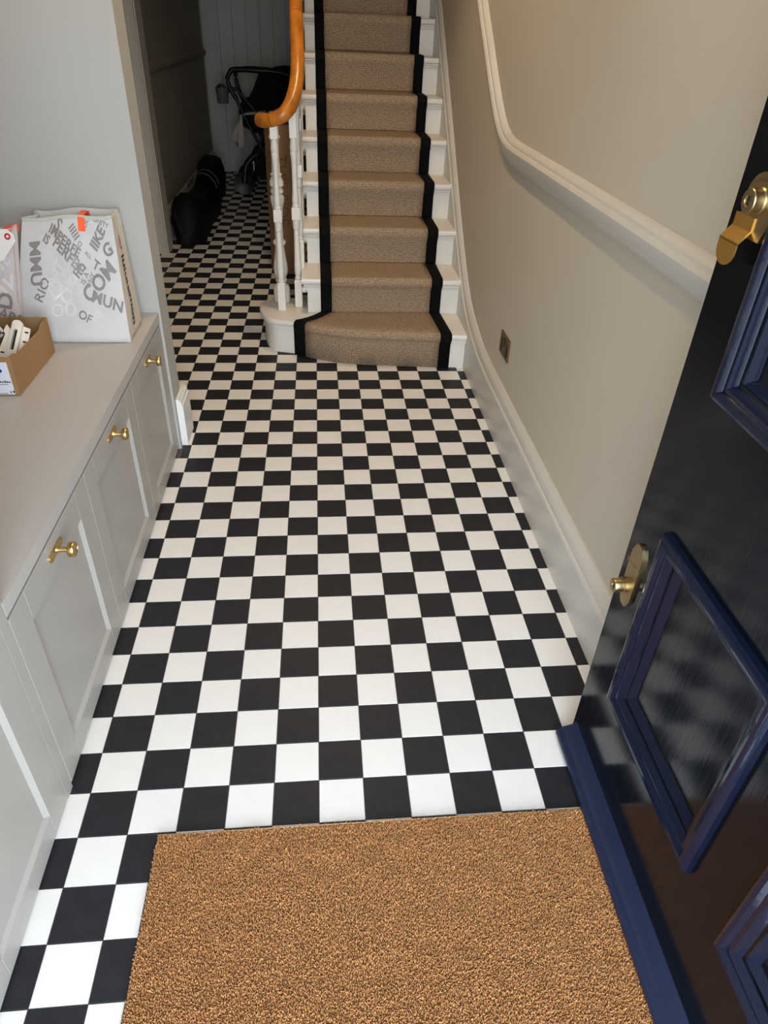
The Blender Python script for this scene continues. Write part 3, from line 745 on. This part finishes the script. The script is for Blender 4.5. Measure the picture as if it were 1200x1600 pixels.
# ---------------------------------------------------------------- coir mat
cm = boxo('coir_doormat', M['coir_base'], MATX0 + .003, MATX1 - .003, -.80, MATY1 - .005, -.002, .004); props(cm, 'brown coir doormat set flush into the tiles at the doorway', 'doormat')
st = boxo('edge_strip', M['edge'], MATX0, MATX1, MATY1 - .0045, MATY1 - .0015, -.002, .0022, cm)
def coir(parent):
    sp = .0023
    xs = np.arange(MATX0 + .004, MATX1 - .004, sp); yy = np.arange(-.62, MATY1 - .006, sp)
    X, Y = np.meshgrid(xs, yy); X = X.ravel() + rng.uniform(-.0016, .0016, X.size); Y = Y.ravel() + rng.uniform(-.0016, .0016, Y.size)
    X = np.clip(X, MATX0 + .0045, MATX1 - .0045); Y = np.clip(Y, -.63, MATY1 - .0065)
    n = X.size
    big = np.array([noise.noise((x * 26, y * 26, 0)) for x, y in zip(X, Y)])
    H = .0125 + rng.normal(0, .0018, n) + .0016 * big - .004
    lx = rng.normal(0, .0016, n); ly = rng.normal(0, .0016, n); r = .0013 * rng.uniform(.7, 1.3, n)
    a = rng.uniform(0, 2 * pi, n)
    V = np.zeros((n, 7, 3), np.float32)
    for k in range(3):
        V[:, k, 0] = X + r * np.cos(a + k * 2.0944); V[:, k, 1] = Y + r * np.sin(a + k * 2.0944); V[:, k, 2] = .003
        V[:, 3 + k, 0] = X + lx + r * .75 * np.cos(a + k * 2.0944 + .4); V[:, 3 + k, 1] = Y + ly + r * .75 * np.sin(a + k * 2.0944 + .4); V[:, 3 + k, 2] = .003 + H * .85
    V[:, 6, 0] = X + lx * 1.2; V[:, 6, 1] = Y + ly * 1.2; V[:, 6, 2] = .003 + H
    faces = np.array([[0, 1, 4], [0, 4, 3], [1, 2, 5], [1, 5, 4], [2, 0, 3], [2, 3, 5], [3, 4, 6], [4, 5, 6], [5, 3, 6]])
    Fc = (faces[None] + (np.arange(n) * 7)[:, None, None]).reshape(-1)
    me = bpy.data.meshes.new('coir_pile'); nf = n * 9
    me.vertices.add(n * 7); me.vertices.foreach_set('co', V.ravel()); me.loops.add(nf * 3); me.loops.foreach_set('vertex_index', Fc.astype(np.int32))
    me.polygons.add(nf); me.polygons.foreach_set('loop_start', np.arange(0, nf * 3, 3, dtype=np.int32)); me.update(calc_edges=True)
    at = me.attributes.new('tone', 'FLOAT', 'POINT')
    tone = np.clip(.52 + .16 * big + rng.normal(0, .2, n), 0, 1)
    at.data.foreach_set('value', np.repeat(tone, 7).astype(np.float32))
    o = link('coir_pile', me, M['coir'], parent); o['kind'] = 'stuff'; return o
coir(cm)
fb = bmesh.new()
for k in range(60):
    x = random.uniform(MATX0 + .02, MATX1 - .02); y = random.uniform(-.6, MATY1 - .02); a = random.uniform(0, pi); l = random.uniform(.008, .022)
    pts = [(x + l * (q - .5) * cos(a) + .002 * sin(q * 5), y + l * (q - .5) * sin(a), .0135 + .003 * sin(q * pi)) for q in np.linspace(0, 1, 5)]
    sweep(fb, [Vector(p) for p in pts], circ(.00035, 4))
o = finish(fb, 'loose_fibres', M['box'], cm); o['kind'] = 'stuff'

# ---------------------------------------------------------------- power socket
so = empty('power_socket', (XR, 1.642, .362)); props(so, 'brass power socket with black pin holes on the beige wall', 'socket')
boxo('faceplate', M['brass_socket'], XR - .006, XR, 1.574, 1.710, .318, .406, so, bevel=.002)
def slot(y, z, h, wd, x=XR - .0062): boxo('pin_slot', M['black_hole'], x - .0012, x + .002, y - wd / 2, y + wd / 2, z - h / 2, z + h / 2, so)
slot(1.644, .378, .034, .022); slot(1.684, .372, .026, .010); slot(1.680, .345, .026, .018); slot(1.604, .368, .026, .010); slot(1.600, .343, .026, .018)

# ---------------------------------------------------------------- things on the worktop
ZW = .5525
class Bag:
    """soft shopping bag: bottom and top rectangles, bulging faces"""
    def __init__(s, bot, top, H, seed, topedge=None): s.b, s.t, s.H, s.sd, s.te = bot, top, H, seed, topedge
    def P(s, side, u, v):
        x0, x1, y0, y1 = [a * (1 - v) + b * v for a, b in zip(s.b, s.t)]
        top = s.te(u if side == 0 else (1 if side == 1 else 1 - u if side == 2 else 0)) if s.te else 0
        z = ZW + .002 + v * (s.H + top * v)
        nz = noise.noise((u * 3.1 + side * 7.3 + s.sd, v * 3.4, s.sd)) * .013 * sin(pi * min(1, v * 1.02)) * sin(pi * u)
        nz += noise.ridged_multi_fractal(Vector((u * 2.2 + v * 1.7 + s.sd, v * 2.6 - u, side)), .9, 2.1, 3, 1.0, 2.0) * .0035 * sin(pi * min(1, v * 1.02)) * sin(pi * u)
        bul = .012 * sin(pi * u) * sin(pi * v)
        if side == 0: return Vector((x0 + (x1 - x0) * u, y0 - bul * .6 + nz * .8, z))
        if side == 1: return Vector((x1 - .006 * sin(pi * u) * v ** 1.5 + nz * .5, y0 + (y1 - y0) * u, z))
        if side == 2: return Vector((x1 + (x0 - x1) * u, y1, z))
        return Vector((x0 + .030 * sin(pi * u) * v ** 1.5, y1 + (y0 - y1) * u, z))
    def mesh(s, name, m, mg, parent):
        nu = [20, 8, 20, 8]; nv = 22; bm = bmesh.new()
        for side in range(4):
            g = [[bm.verts.new(s.P(side, i / nu[side], j / nv)) for i in range(nu[side] + 1)] for j in range(nv + 1)]
            for j in range(nv):
                for i in range(nu[side]):
                    f = bm.faces.new([g[j][i], g[j][i + 1], g[j + 1][i + 1], g[j + 1][i]]); f.material_index = 1 if side == 1 else 0
        bot = [bm.verts.new(s.P(0, 0, 0)), bm.verts.new(s.P(0, 1, 0)), bm.verts.new(s.P(2, 0, 0)), bm.verts.new(s.P(2, 1, 0))]
        bm.faces.new(bot[::-1])
        bmesh.ops.remove_doubles(bm, verts=bm.verts[:], dist=.0004)
        me = bpy.data.meshes.new(name); bm.to_mesh(me); bm.free(); me.materials.append(m); me.materials.append(mg)
        o = link(name, me, None, parent); autosmooth(me, .8)
        md = o.modifiers.new('thickness', 'SOLIDIFY'); md.thickness = .0012; md.offset = -1
        return o
    def face(s, u, v, off=.0012):
        W = (s.b[1] - s.b[0])
        def fn(a, b):
            return s.P(0, u + a / W, v + b / s.H) + Vector((0, -off, off * .2))
        return fn
    def words(s, items, parent):
        for (txt, u, v, ang, size, mm, bold) in items:
            put_text('print', txt, size, s.face(u, v), radians(ang), M[mm], parent, bold=bold)

b1 = Bag((-.925, -.577, 1.200, 1.370), (-.868, -.606, 1.345, 1.440), .338, 3.1, lambda u: .012 * u - .004 * sin(u * 9))
bagw = empty('shopping_bag', (-.75, 1.28, ZW)); props(bagw, 'white shopping bag with silver lettering and cream side, against the partition wall', 'bag', 'shopping bags on the worktop')
b1.mesh('bag_body', M['bag'], M['bag_cream'], bagw)
b1.words([('IMPERFE', .46, .81, -34, .036, 'silver', .0010), ('PERFEC', .50, .69, -40, .040, 'silver', .0012), ('IS', .27, .83, -36, .034, 'silver', .0010),
          ('S', .40, .93, -47, .050, 'silver', .0010), ('MMU', .155, .64, -84, .054, 'silver', .0016), ('RIO', .235, .43, 66, .042, 'silver', .0006), ('NIT', .36, .56, 55, .046, 'silver_light', .0008),
          ('D', .36, .43, 30, .070, 'silver_light', .0008), ('O', .46, .37, 16, .054, 'silver_light', .0012), ('HO', .51, .48, 50, .034, 'silver_light', .0006), ('PE', .60, .58, 52, .040, 'silver', .0005),
          ('IS A', .65, .52, 57, .022, 'silver', .0003), ('WHY', .70, .50, 57, .020, 'silver', .0002), ('SSE', .58, .40, 57, .022, 'silver_light', .0004), ('COM', .79, .49, 41, .060, 'silver', .0015), ('MUN', .84, .33, -19, .046, 'silver', .0014),
          ('IIKE', .82, .83, 52, .042, 'silver', .0016), ('G', .91, .74, 23, .048, 'silver', .0016), ('T', .77, .62, -34, .038, 'silver', .0006), ('OO', .43, .26, 4, .050, 'silver_light', .0010), ('OF', .62, .21, -28, .034, 'silver', .0006),
          ('IIIII', .57, .87, -56, .034, 'silver', .0006), ('UNITY', .87, .95, -22, .020, 'silver', .0004), ('YOU', .70, .93, 60, .020, 'silver', .0004), ('III', .74, .23, 45, .026, 'silver_light', .0005), ('IIII', .45, .56, 57, .020, 'silver_light', .0004), ('SO', .62, .77, 55, .020, 'silver', .0003), ('ALL', .70, .70, -36, .016, 'silver', .0002)], bagw)
# cream side: red emblem and dark lettering running down
def gus(u, v): 
    def fn(a, b):
        q = b1.P(1, min(max(u + b / .16, 0), 1), v - a / .338); return q + Vector((.0022, 0, 0))
    return fn
put_text('lettering', 'lululemon', .050, gus(.42, .38), 0, M['ink'], bagw, bold=.0012)
def ring(fn, r0, r1, name, m, parent, a0=0, a1=2 * pi, n=18):
    V = []; F = []
    for k in range(n + 1):
        a = a0 + (a1 - a0) * k / n; V += [fn(r0 * cos(a), r0 * sin(a)), fn(r1 * cos(a), r1 * sin(a))]
    for k in range(n): F.append((2 * k, 2 * k + 2, 2 * k + 3, 2 * k + 1))
    me = bpy.data.meshes.new(name); me.from_pydata([tuple(v) for v in V], [], F); return link(name, me, m, parent)
ring(gus(.45, .765), .014, .019, 'emblem', M['red'], bagw); ring(gus(.45, .765), .004, .010, 'emblem', M['red'], bagw, .6, 3.6, 10)
# top binding
bm = bmesh.new(); pth = [b1.P(0, u, .985) + Vector((0, -.002, 0)) for u in np.linspace(0, 1, 22)]
sweep(bm, [p for p in pth], [(-.001, -.006), (.001, -.006), (.001, .006), (-.001, .006)]); finish(bm, 'binding', M['bag_binding'], bagw)
def tape(bag, u, v, wd, h, parent):
    V = []; F = []
    W = bag.b[1] - bag.b[0]
    pts = [(-h, 0), (-h * .5, 0), (0, 0)]
    for k, (dz, dd) in enumerate([(-h, -.003), (-h * .5, -.0035), (0, -.0035), (.0035, .004), (0.002, .05), (-.02, .055)]):
        for s_ in (-1, 1):
            q = bag.P(0, u + s_ * wd / 2 / W, min(1, v) + (dz / bag.H if k < 3 else 0)); V.append((q.x, q.y + dd, q.z + (0 if k < 3 else dz)))
    for k in range(5): F.append((2 * k, 2 * k + 1, 2 * k + 3, 2 * k + 2))
    me = bpy.data.meshes.new('tape'); me.from_pydata(V, [], F); o = link('tape', me, M['orange'], parent)
    md = o.modifiers.new('thickness', 'SOLIDIFY'); md.thickness = .0006
    o['label'] = 'strip of fluorescent orange tape over the bag edge'
tape(b1, .66, 1.0, .026, .040, bagw)
b2 = Bag((-1.105, -.895, 1.142, 1.180), (-1.085, -.858, 1.225, 1.268), .300, 9.4, lambda u: .036 * u ** 1.5)
bagp = empty('shopping_bag', (-1.0, 1.24, ZW)); props(bagp, 'pale pink shopping bag with white print, leftmost behind the cardboard box', 'bag', 'shopping bags on the worktop')
b2.mesh('bag_body', M['bag_pink'], M['bag_pink'], bagp)
b2.words([('YOU ARE', .70, .36, -24, .040, 'silver', .0008), ('HOPE', .60, .24, -24, .040, 'silver', .0006), ('IS SO', .62, .76, 50, .036, 'silver_light', .0012), ('WE', .84, .72, 50, .036, 'silver_light', .0012), ('VAL', .60, .58, 48, .046, 'silver_light', .0012), ('AV', .86, .56, 20, .050, 'silver_light', .0014), ('D', .86, .44, 80, .06, 'silver', .0014)], bagp)
tape(b2, .94, 1.0, .024, .014, bagp)
bm = bmesh.new(); pth = [b2.P(0, u, .985) + Vector((0, -.002, 0)) for u in np.linspace(0, 1, 16)]
sweep(bm, pth, [(-.001, -.006), (.001, -.006), (.001, .006), (-.001, .006)]); finish(bm, 'binding', M['bag_binding'], bagp)
# swing tag hanging in front of the pink bag
tg = empty('swing_tag', (-.88, 1.19, .84)); props(tg, 'white paper swing tag with a red eyelet on the pink bag', 'tag')
bm = bmesh.new(); ty = 1.178
pl_ = [(-1.02, .835), (-.905, .808), (-.882, .812), (-.842, .862), (-.846, .880), (-.862, .892), (-1.02, .893)]
def lean(z): return ty + (z - .83) * .36
vs = [bm.verts.new((x, lean(z), z)) for x, z in pl_]; vs2 = [bm.verts.new((x, lean(z) + .0022, z)) for x, z in pl_]
bm.faces.new(vs); bm.faces.new(vs2[::-1])
for k in range(len(vs)): bm.faces.new([vs[k], vs[(k + 1) % 7], vs2[(k + 1) % 7], vs2[k]])
finish(bm, 'tag_card', M['skirt_white'], tg)
ring(lambda a, b: Vector((-.862 + a, lean(.874 + b) - .0008, .874 + b)), .004, .0085, 'eyelet', M['red'], tg)
bm = bmesh.new(); 
for k in range(5):
    z = .884 - k * .007; box(bm, -.93 - .01 * k, -.885 - .004 * k, lean(z) - .0012, lean(z) - .0004, z, z + .0015)
finish(bm, 'print', M['silver'], tg)

# cardboard box with hardware
bx = empty('cardboard_box', (-.93, .985, ZW)); props(bx, 'open brown cardboard box with a white label, on the worktop', 'box')
bx0, bx1, by0, by1, bh = -1.085, -.785, .830, 1.128, .108; tk = .004
bm = bmesh.new(); z0 = ZW + .001
box(bm, bx0, bx1, by0, by1, z0, z0 + tk)
box(bm, bx0, bx0 + tk, by0, by1, z0 + tk, z0 + bh); box(bm, bx0 + tk, bx1 - tk, by0, by0 + tk, z0 + tk, z0 + bh); box(bm, bx0 + tk, bx1 - tk, by1 - tk, by1, z0 + tk, z0 + bh)
prism(bm, [(by0, z0 + tk), (by1, z0 + tk), (by1, z0 + bh), (by1 - .055, z0 + bh - .004), (by1 - .07, z0 + bh - .013), (by0 + .055, z0 + bh - .010), (by0 + .03, z0 + bh), (by0, z0 + bh)], 0, bx1 - tk, bx1)
finish(bm, 'box_body', M['box'], bx, bevel=.0006)
boxo('label_sheet', M['paper'], bx0 + .02, bx1 - .012, by0 - .0012, by0 - .0004, z0 + .004, z0 + bh - .012, bx)
bm = bmesh.new(); prism(bm, [(-.820 + .0065 * cos(a), .626 + .0055 * sin(a)) for a in np.linspace(0, 2 * pi, 16, endpoint=False)], 1, by0 - .0020, by0 - .0012); finish(bm, 'logo_dot', M['ink_blue'], bx)
bm = bmesh.new()
for k in range(12): box(bm, -.866 + k * .0056, -.8622 + k * .0056, by0 - .0019, by0 - .0012, .5915, .5975 - .0012 * (k % 3))
for z, xe in ((.5595, -.815), (.5660, -.835), (.5860, -.808)): box(bm, -.87, xe, by0 - .0019, by0 - .0012, z, z + .0012)
for k in range(2): box(bm, -.8085 + k * .0075, -.8045 + k * .0075, by0 - .0019, by0 - .0012, .5625, .5665 + .002 * k)
o = finish(bm, 'print', M['ink'], bx); o['kind'] = 'stuff'
# white plastic bracket
wb = empty('window_latch', (-.828, .985, z0 + bh - .03)); props(wb, 'cream plastic latch bracket with a dark slot, in the cardboard box', 'bracket')
ROT = Matrix.Translation((-.824, .972, .648)) @ Matrix.Rotation(radians(14), 4, 'Y') @ Matrix.Rotation(radians(52), 4, 'X') @ Matrix.Scale(.80, 4, (0, 1, 0)) @ Matrix.Scale(.98, 4, (1, 0, 0))
bm = bmesh.new()
oy = [(-.030, -.075), (.028, -.066), (.034, -.05), (.030, .055), (.014, .058), (.010, .03), (-.012, .03), (-.03, .052), (-.034, .03), (-.028, .02), (-.034, -.03), (-.034, -.06)]
prism(bm, oy, 2, -.004, 0); bmesh.ops.transform(bm, matrix=ROT, verts=bm.verts[:]); finish(bm, 'back_plate', M['white_plastic'], wb, bevel=.001)
bm = bmesh.new()
n = 14; outer = []
half = .0135; L0, L1 = -.062, .060
for k in range(n): a = pi * k / (n - 1); outer.append((half * cos(a), L1 + half * sin(a)))
for k in range(n): a = pi + pi * k / (n - 1); outer.append((half * cos(a), L0 + half * .5 * sin(a)))
inn = [(.005 * cos(pi * k / (n - 1)), .036 + .005 * sin(pi * k / (n - 1))) for k in range(n)] + [(.005 * cos(pi + pi * k / (n - 1)), -.030 + .003 * sin(pi + pi * k / (n - 1))) for k in range(n)]
R = [[bm.verts.new((p[0], p[1], z)) for p in P_] for P_, z in ((outer, 0), (outer, .014), (inn, .016), (inn, .002))]
for A, B in zip(R, R[1:]):
    m_ = len(A)
    for k in range(m_): bm.faces.new([A[k], A[(k + 1) % m_], B[(k + 1) % m_], B[k]])
bmesh.ops.transform(bm, matrix=ROT, verts=bm.verts[:]); finish(bm, 'slotted_housing', M['white_plastic'], wb)
bm = bmesh.new(); prism(bm, inn, 2, .0021, .0030); bmesh.ops.transform(bm, matrix=ROT, verts=bm.verts[:]); finish(bm, 'slot', M['black_hole'], wb)
for (a, b) in ((.024, .040), (.024, .006), (.022, -.05), (-.026, -.045)):
    bm = bmesh.new(); prism(bm, [(a + .0045 * cos(q) * 1.3, b + .003 * sin(q)) for q in np.linspace(0, 2 * pi, 8, endpoint=False)], 2, .0003, .0012)
    bmesh.ops.transform(bm, matrix=ROT, verts=bm.verts[:]); finish(bm, 'screw_hole', M['black_hole'], wb)
# dark tangle and white ring
wr = empty('wire_tangle', (-.94, .985, z0 + .03)); props(wr, 'tangle of dark wires and clips inside the cardboard box', 'wires')
boxo('plastic_block', M['olive'], -1.07, -.895, .86, 1.10, z0 + .006, z0 + .066, wr, bevel=.006)
for k in range(16):
    c = Vector((random.uniform(-1.03, -.92), random.uniform(.88, 1.08), z0 + .078)); pts = []
    a = random.uniform(0, 2 * pi)
    for q in range(6): pts.append((min(max(c.x + .035 * cos(a + q * 1.1) * (1 - q * .08), -1.075), -.885), min(max(c.y + .045 * sin(a + q * .9), .842), 1.118), c.z + .010 * sin(q * 1.7 + k) + random.uniform(0, .012)))
    tube('wire', pts, random.choice((.0018, .0026, .004)), M['dark_metal'] if k % 3 else M['edge'], wr, 6, 4)
rg = empty('plastic_ring', (-.895, 1.03, z0 + .09)); props(rg, 'small white plastic ring on the dark wires in the box', 'ring')
bm = bmesh.new(); rp = [Vector((-.893 + .011 * cos(a), 1.040 + .003 * sin(a), z0 + .096 + .013 * sin(a))) for a in np.linspace(0, 2 * pi * .93, 20)]
sweep(bm, rp, circ(.0038, 8), up=Vector((0, 1, 0.1))); finish(bm, 'ring_loop', M['skirt_white'], rg, smooth=True)

# ---------------------------------------------------------------- tall carton beside the stair
ct = empty('tall_carton', (-.18, 3.87, 0)); props(ct, 'tall brown carton with handwriting standing in the passage beside the stair', 'box')
a = radians(15); A0 = Vector((-.258, 3.75)); U = Vector((cos(a), sin(a))); Vv = Vector((-sin(a), cos(a)))
def cq(s, t): q = A0 + U * s + Vv * t; return (q.x, q.y)
bm = bmesh.new(); prism(bm, [cq(0, 0), cq(.200, 0), cq(.200, .19), cq(0, .19)], 2, .002, .884); finish(bm, 'carton_body', M['box'], ct, bevel=.002)
for s0, s1, t0, t1 in ((0.001, .199, .001, .092), (0.001, .199, .098, .189)):
    bm = bmesh.new(); prism(bm, [cq(s0, t0), cq(s1, t0), cq(s1, t1), cq(s0, t1)], 2, .884, .888); finish(bm, 'carton_flap', M['box'], ct)
put_text('handwriting', 'THIS SIDE', .105, lambda u, v: (*(A0 + U * (.052 + v) + Vv * -.001), .52 - u), 0, M['pencil'], ct, sq=.95)
pbg = bmesh.new()
bmesh.ops.create_icosphere(pbg, subdivisions=4, radius=1)
for v in pbg.verts:
    n_ = 1 + .28 * noise.noise(v.co * 2.3) + .12 * noise.noise(v.co * 6)
    c = v.co * n_; v.co = Vector((-.185 + c.x * .085, 3.855 + c.y * .05, .927 + max(c.z, -.9) * .038))
o = finish(pbg, 'plastic_wrap', M['clear'], smooth=True); props(o, 'crumpled clear plastic wrap lying on top of the tall brown carton', 'plastic wrap')

# ---------------------------------------------------------------- black roll along the left passage wall
bm = bmesh.new(); rings = []; NS = 46
for k in range(NS):
    t = k / (NS - 1); y = 4.40 + t * 2.2; x = -.955 + .0 * t + .03 * sin(t * 5)
    e = min(1, (t / .06) ** .5 if t < .06 else 1, ((1 - t) / .05) ** .5 if t > .95 else 1)
    e = max(e, .30) if k not in (1, 2) else (.72, .92)[k - 1]
    wv = (.108 + .012 * sin(t * 17)) * e; hv = (.135 + .03 * sin(t * 9 + 1) + .02 * t) * e
    ring_ = []
    for q in range(20):
        a = 2 * pi * q / 20; n_ = 1 + .20 * noise.noise((cos(a) * 1.6, y * 5, sin(a) * 1.6)) + .07 * noise.noise((cos(a) * 4, y * 14, sin(a) * 4))
        zz = hv + hv * sin(a) * n_
        cc = cos(a); cc = math.copysign(abs(cc) ** .75, cc)
        ring_.append(bm.verts.new((x + wv * cc * n_, y + .02 * noise.noise((q, y * 3, 2)), max(.004, zz if sin(a) > -.55 else .004))))
    rings.append(ring_)
for A, B in zip(rings, rings[1:]):
    for q in range(20): bm.faces.new([A[q], A[(q + 1) % 20], B[(q + 1) % 20], B[q]])
bm.faces.new(rings[0][::-1]); bm.faces.new(rings[-1])
rl = finish(bm, 'black_roll', M['bin_bag'], smooth=True); props(rl, 'long lumpy black plastic roll lying along the left passage wall', 'bag')
bm = bmesh.new()  # grey bands that paint a sheen across the top of the roll
for yy in (5.45, 5.62):
    pts = [Vector((-.955 + .126 * cos(a), yy, .16 + .165 * sin(a))) for a in np.linspace(.3, pi - .3, 12)]
    sweep(bm, pts, [(-.02, -.001), (.02, -.001), (.02, .001), (-.02, .001)], up=Vector((0, 0.05, 1)))
o = finish(bm, 'sheen_band', M['pram_grey'], rl); o['label'] = 'dull grey bands standing in for sheen on the black plastic'

# ---------------------------------------------------------------- pushchair
pc = empty('pushchair', (-.45, 6.6, 0)); props(pc, 'black folding pushchair standing at the dark end of the passage', 'pushchair')
def pt(name, pts, r, m='pram_frame', sp=6, par=pc): return tube(name, pts, r, M[m], par, 10, sp)
YP = 6.3
for yy in (YP, YP + .42):
    s = 0 if yy == YP else -.02
    pt('frame_tube', [(-.70, yy, .80), (-.58, yy, .55), (-.42, yy, .28), (-.30, yy, .10)], .014)
    pt('frame_tube', [(-.64, yy, .10), (-.54, yy, .34), (-.47, yy, .56), (-.44, yy, .66)], .013)
pt('handlebar', [(-.70, YP, .80), (-.765, YP, .93), (-.745, YP, 1.00), (-.69, YP + .02, 1.025), (-.42, YP + .20, 1.02), (-.44, YP + .40, 1.02), (-.72, YP + .42, 1.0), (-.70, YP + .42, .80)], .019, sp=8)
pt('handlebar', [(-.745, YP, 1.0), (-.70, YP, 1.03), (-.50, YP - .01, 1.03), (-.30, YP, 1.02), (-.16, YP + .02, .98)], .022, sp=8)
pt('frame_tube', [(-.77, YP, .86), (-.70, YP, .88), (-.62, YP, .80), (-.53, YP, .70)], .014)
def blob(name, c, r, m, par, seed=0, amp=.12, sub=3):
    bm = bmesh.new(); bmesh.ops.create_icosphere(bm, subdivisions=sub, radius=1)
    for v in bm.verts:
        n_ = 1 + amp * noise.noise(v.co * 1.8 + Vector((seed, 0, 0))); v.co = Vector((c[0] + v.co.x * r[0] * n_, c[1] + v.co.y * r[1] * n_, c[2] + v.co.z * r[2] * n_))
    return finish(bm, name, M[m], par, smooth=True)
# hood: part of a rounded shell, seat, basket
bm = bmesh.new(); g = []
for i in range(13):
    a = -.15 + i / 12 * 2.2; row = []
    for j in range(9):
        y = YP + .03 + .36 * j / 8; rr = .25 + .035 * sin(pi * j / 8)
        row.append(bm.verts.new((-.26 - rr * cos(a) * 1.15, y, .73 + rr * sin(a) * 1.18)))
    g.append(row)
for i in range(12):
    for j in range(8): bm.faces.new([g[i][j], g[i][j + 1], g[i + 1][j + 1], g[i + 1][j]])
for j in (0, 8):
    c = bm.verts.new((-.26, YP + .03 + .36 * j / 8, .73))
    for i in range(12): bm.faces.new([g[i][j], g[i + 1][j], c])
finish(bm, 'hood', M['pram_black'], pc, smooth=False)
bm = bmesh.new(); prism(bm, [(-.49, 1.0), (-.55, .88), (-.60, .80), (-.665, .775), (-.69, .70), (-.655, .58), (-.55, .53), (-.20, .55), (-.10, .62), (-.10, .98), (-.30, 1.02)], 1, YP + .02, YP + .40); finish(bm, 'seat', M['pram_black'], pc, bevel=.015)
bm = bmesh.new(); prism(bm, [(-.60, .36), (-.58, .16), (-.30, .13), (-.12, .16), (-.10, .34), (-.12, .40), (-.52, .42)], 1, YP + .03, YP + .39); finish(bm, 'basket', M['pram_black'], pc, bevel=.012)
def wheel(x, y, r, par=pc):
    bm = bmesh.new(); lathe(bm, [(r * .55, -.008), (r * .80, -.016), (r * .95, -.018), (r, -.010), (r, .010), (r * .95, .018), (r * .80, .016), (r * .55, .008)], 0, 0, axis='y', org=(x, y, r + .001), n=24)
    o = finish(bm, 'wheel', M['pram_frame'], par, smooth=True); autosmooth(o.data, .6)
for yy in (YP - .03, YP + .45):
    wheel(-.68, yy, .10); wheel(-.29, yy, .075)
pt('axle', [(-.68, YP - .03, .10), (-.68, YP + .45, .10)], .012, sp=0)
pt('fork', [(-.68, YP - .03, .10), (-.66, YP - .01, .24), (-.60, YP, .32), (-.54, YP, .36)], .03)
# cup holder on the handle
ch = bmesh.new(); prof_ = [(.045, 0), (.050, .01), (.058, .115), (.060, .125), (.055, .125), (.050, .03), (.01, .028)]
lathe(ch, prof_, -.822, YP, .765, n=18)
o = finish(ch, 'cup_holder', M['pram_grey'], pc); autosmooth(o.data, .6)
pt('frame_tube', [(-.77, YP, .86), (-.80, YP, .90), (-.84, YP, .905), (-.875, YP, .875)], .012)
boxo('reflective_strip', M['reflector'], -.585, -.578, YP - .035, YP - .028, .22, .30, pc)
# cloth hanging from the pushchair
bm = bmesh.new(); g = []
for i in range(15):
    t = i / 14; row = []
    for j in range(9):
        q = j / 8
        if t < .35:
            tt = t / .35; x = -.44 - .22 * tt; z = .705 - .02 * tt + .012 * sin(q * 8); y = YP - .09 + .10 * q
        else:
            tt = (t - .35) / .65; x = -.66 - .05 * tt - .12 * q * tt + .05 * tt + .012 * sin(q * 9 + tt * 3); z = .685 - .25 * tt - .03 * sin(q * 5) * tt; y = YP - .09 + .10 * q + .012 * sin(q * 11)
        row.append(bm.verts.new((x, y, z)))
    g.append(row)
for i in range(14):
    for j in range(8): bm.faces.new([g[i][j], g[i][j + 1], g[i + 1][j + 1], g[i + 1][j]])
o = finish(bm, 'muslin_cloth', M['cloth'], smooth=True); md = o.modifiers.new('thickness', 'SOLIDIFY'); md.thickness = .004
props(o, 'pale grey cloth draped over the side of the black pushchair', 'cloth')

# ---------------------------------------------------------------- hall ceiling lights (above the frame), the one by the door added for warmth
for (lx, ly, lz), w_ in LAMPS:
    cl = empty('ceiling_light', (lx, ly, ZC)); props(cl, 'round recessed downlight in the hall ceiling, ' + ('added to warm the wall near the front door' if ly < 1.5 else 'near the foot of the stair'), 'lamp', 'hall downlights')
    bm = bmesh.new(); lathe(bm, [(.060, 0), (.060, -.004), (.052, -.008), (.046, -.006), (.044, 0)], lx, ly, ZC, n=24); finish(bm, 'bezel', M['skirt_white'], cl)
    bm = bmesh.new(); lathe(bm, [(.043, -.001), (.043, -.004), (.02, -.0065), (.005, -.007)], lx, ly, ZC, n=24); finish(bm, 'lens', M['lit'], cl, smooth=True)
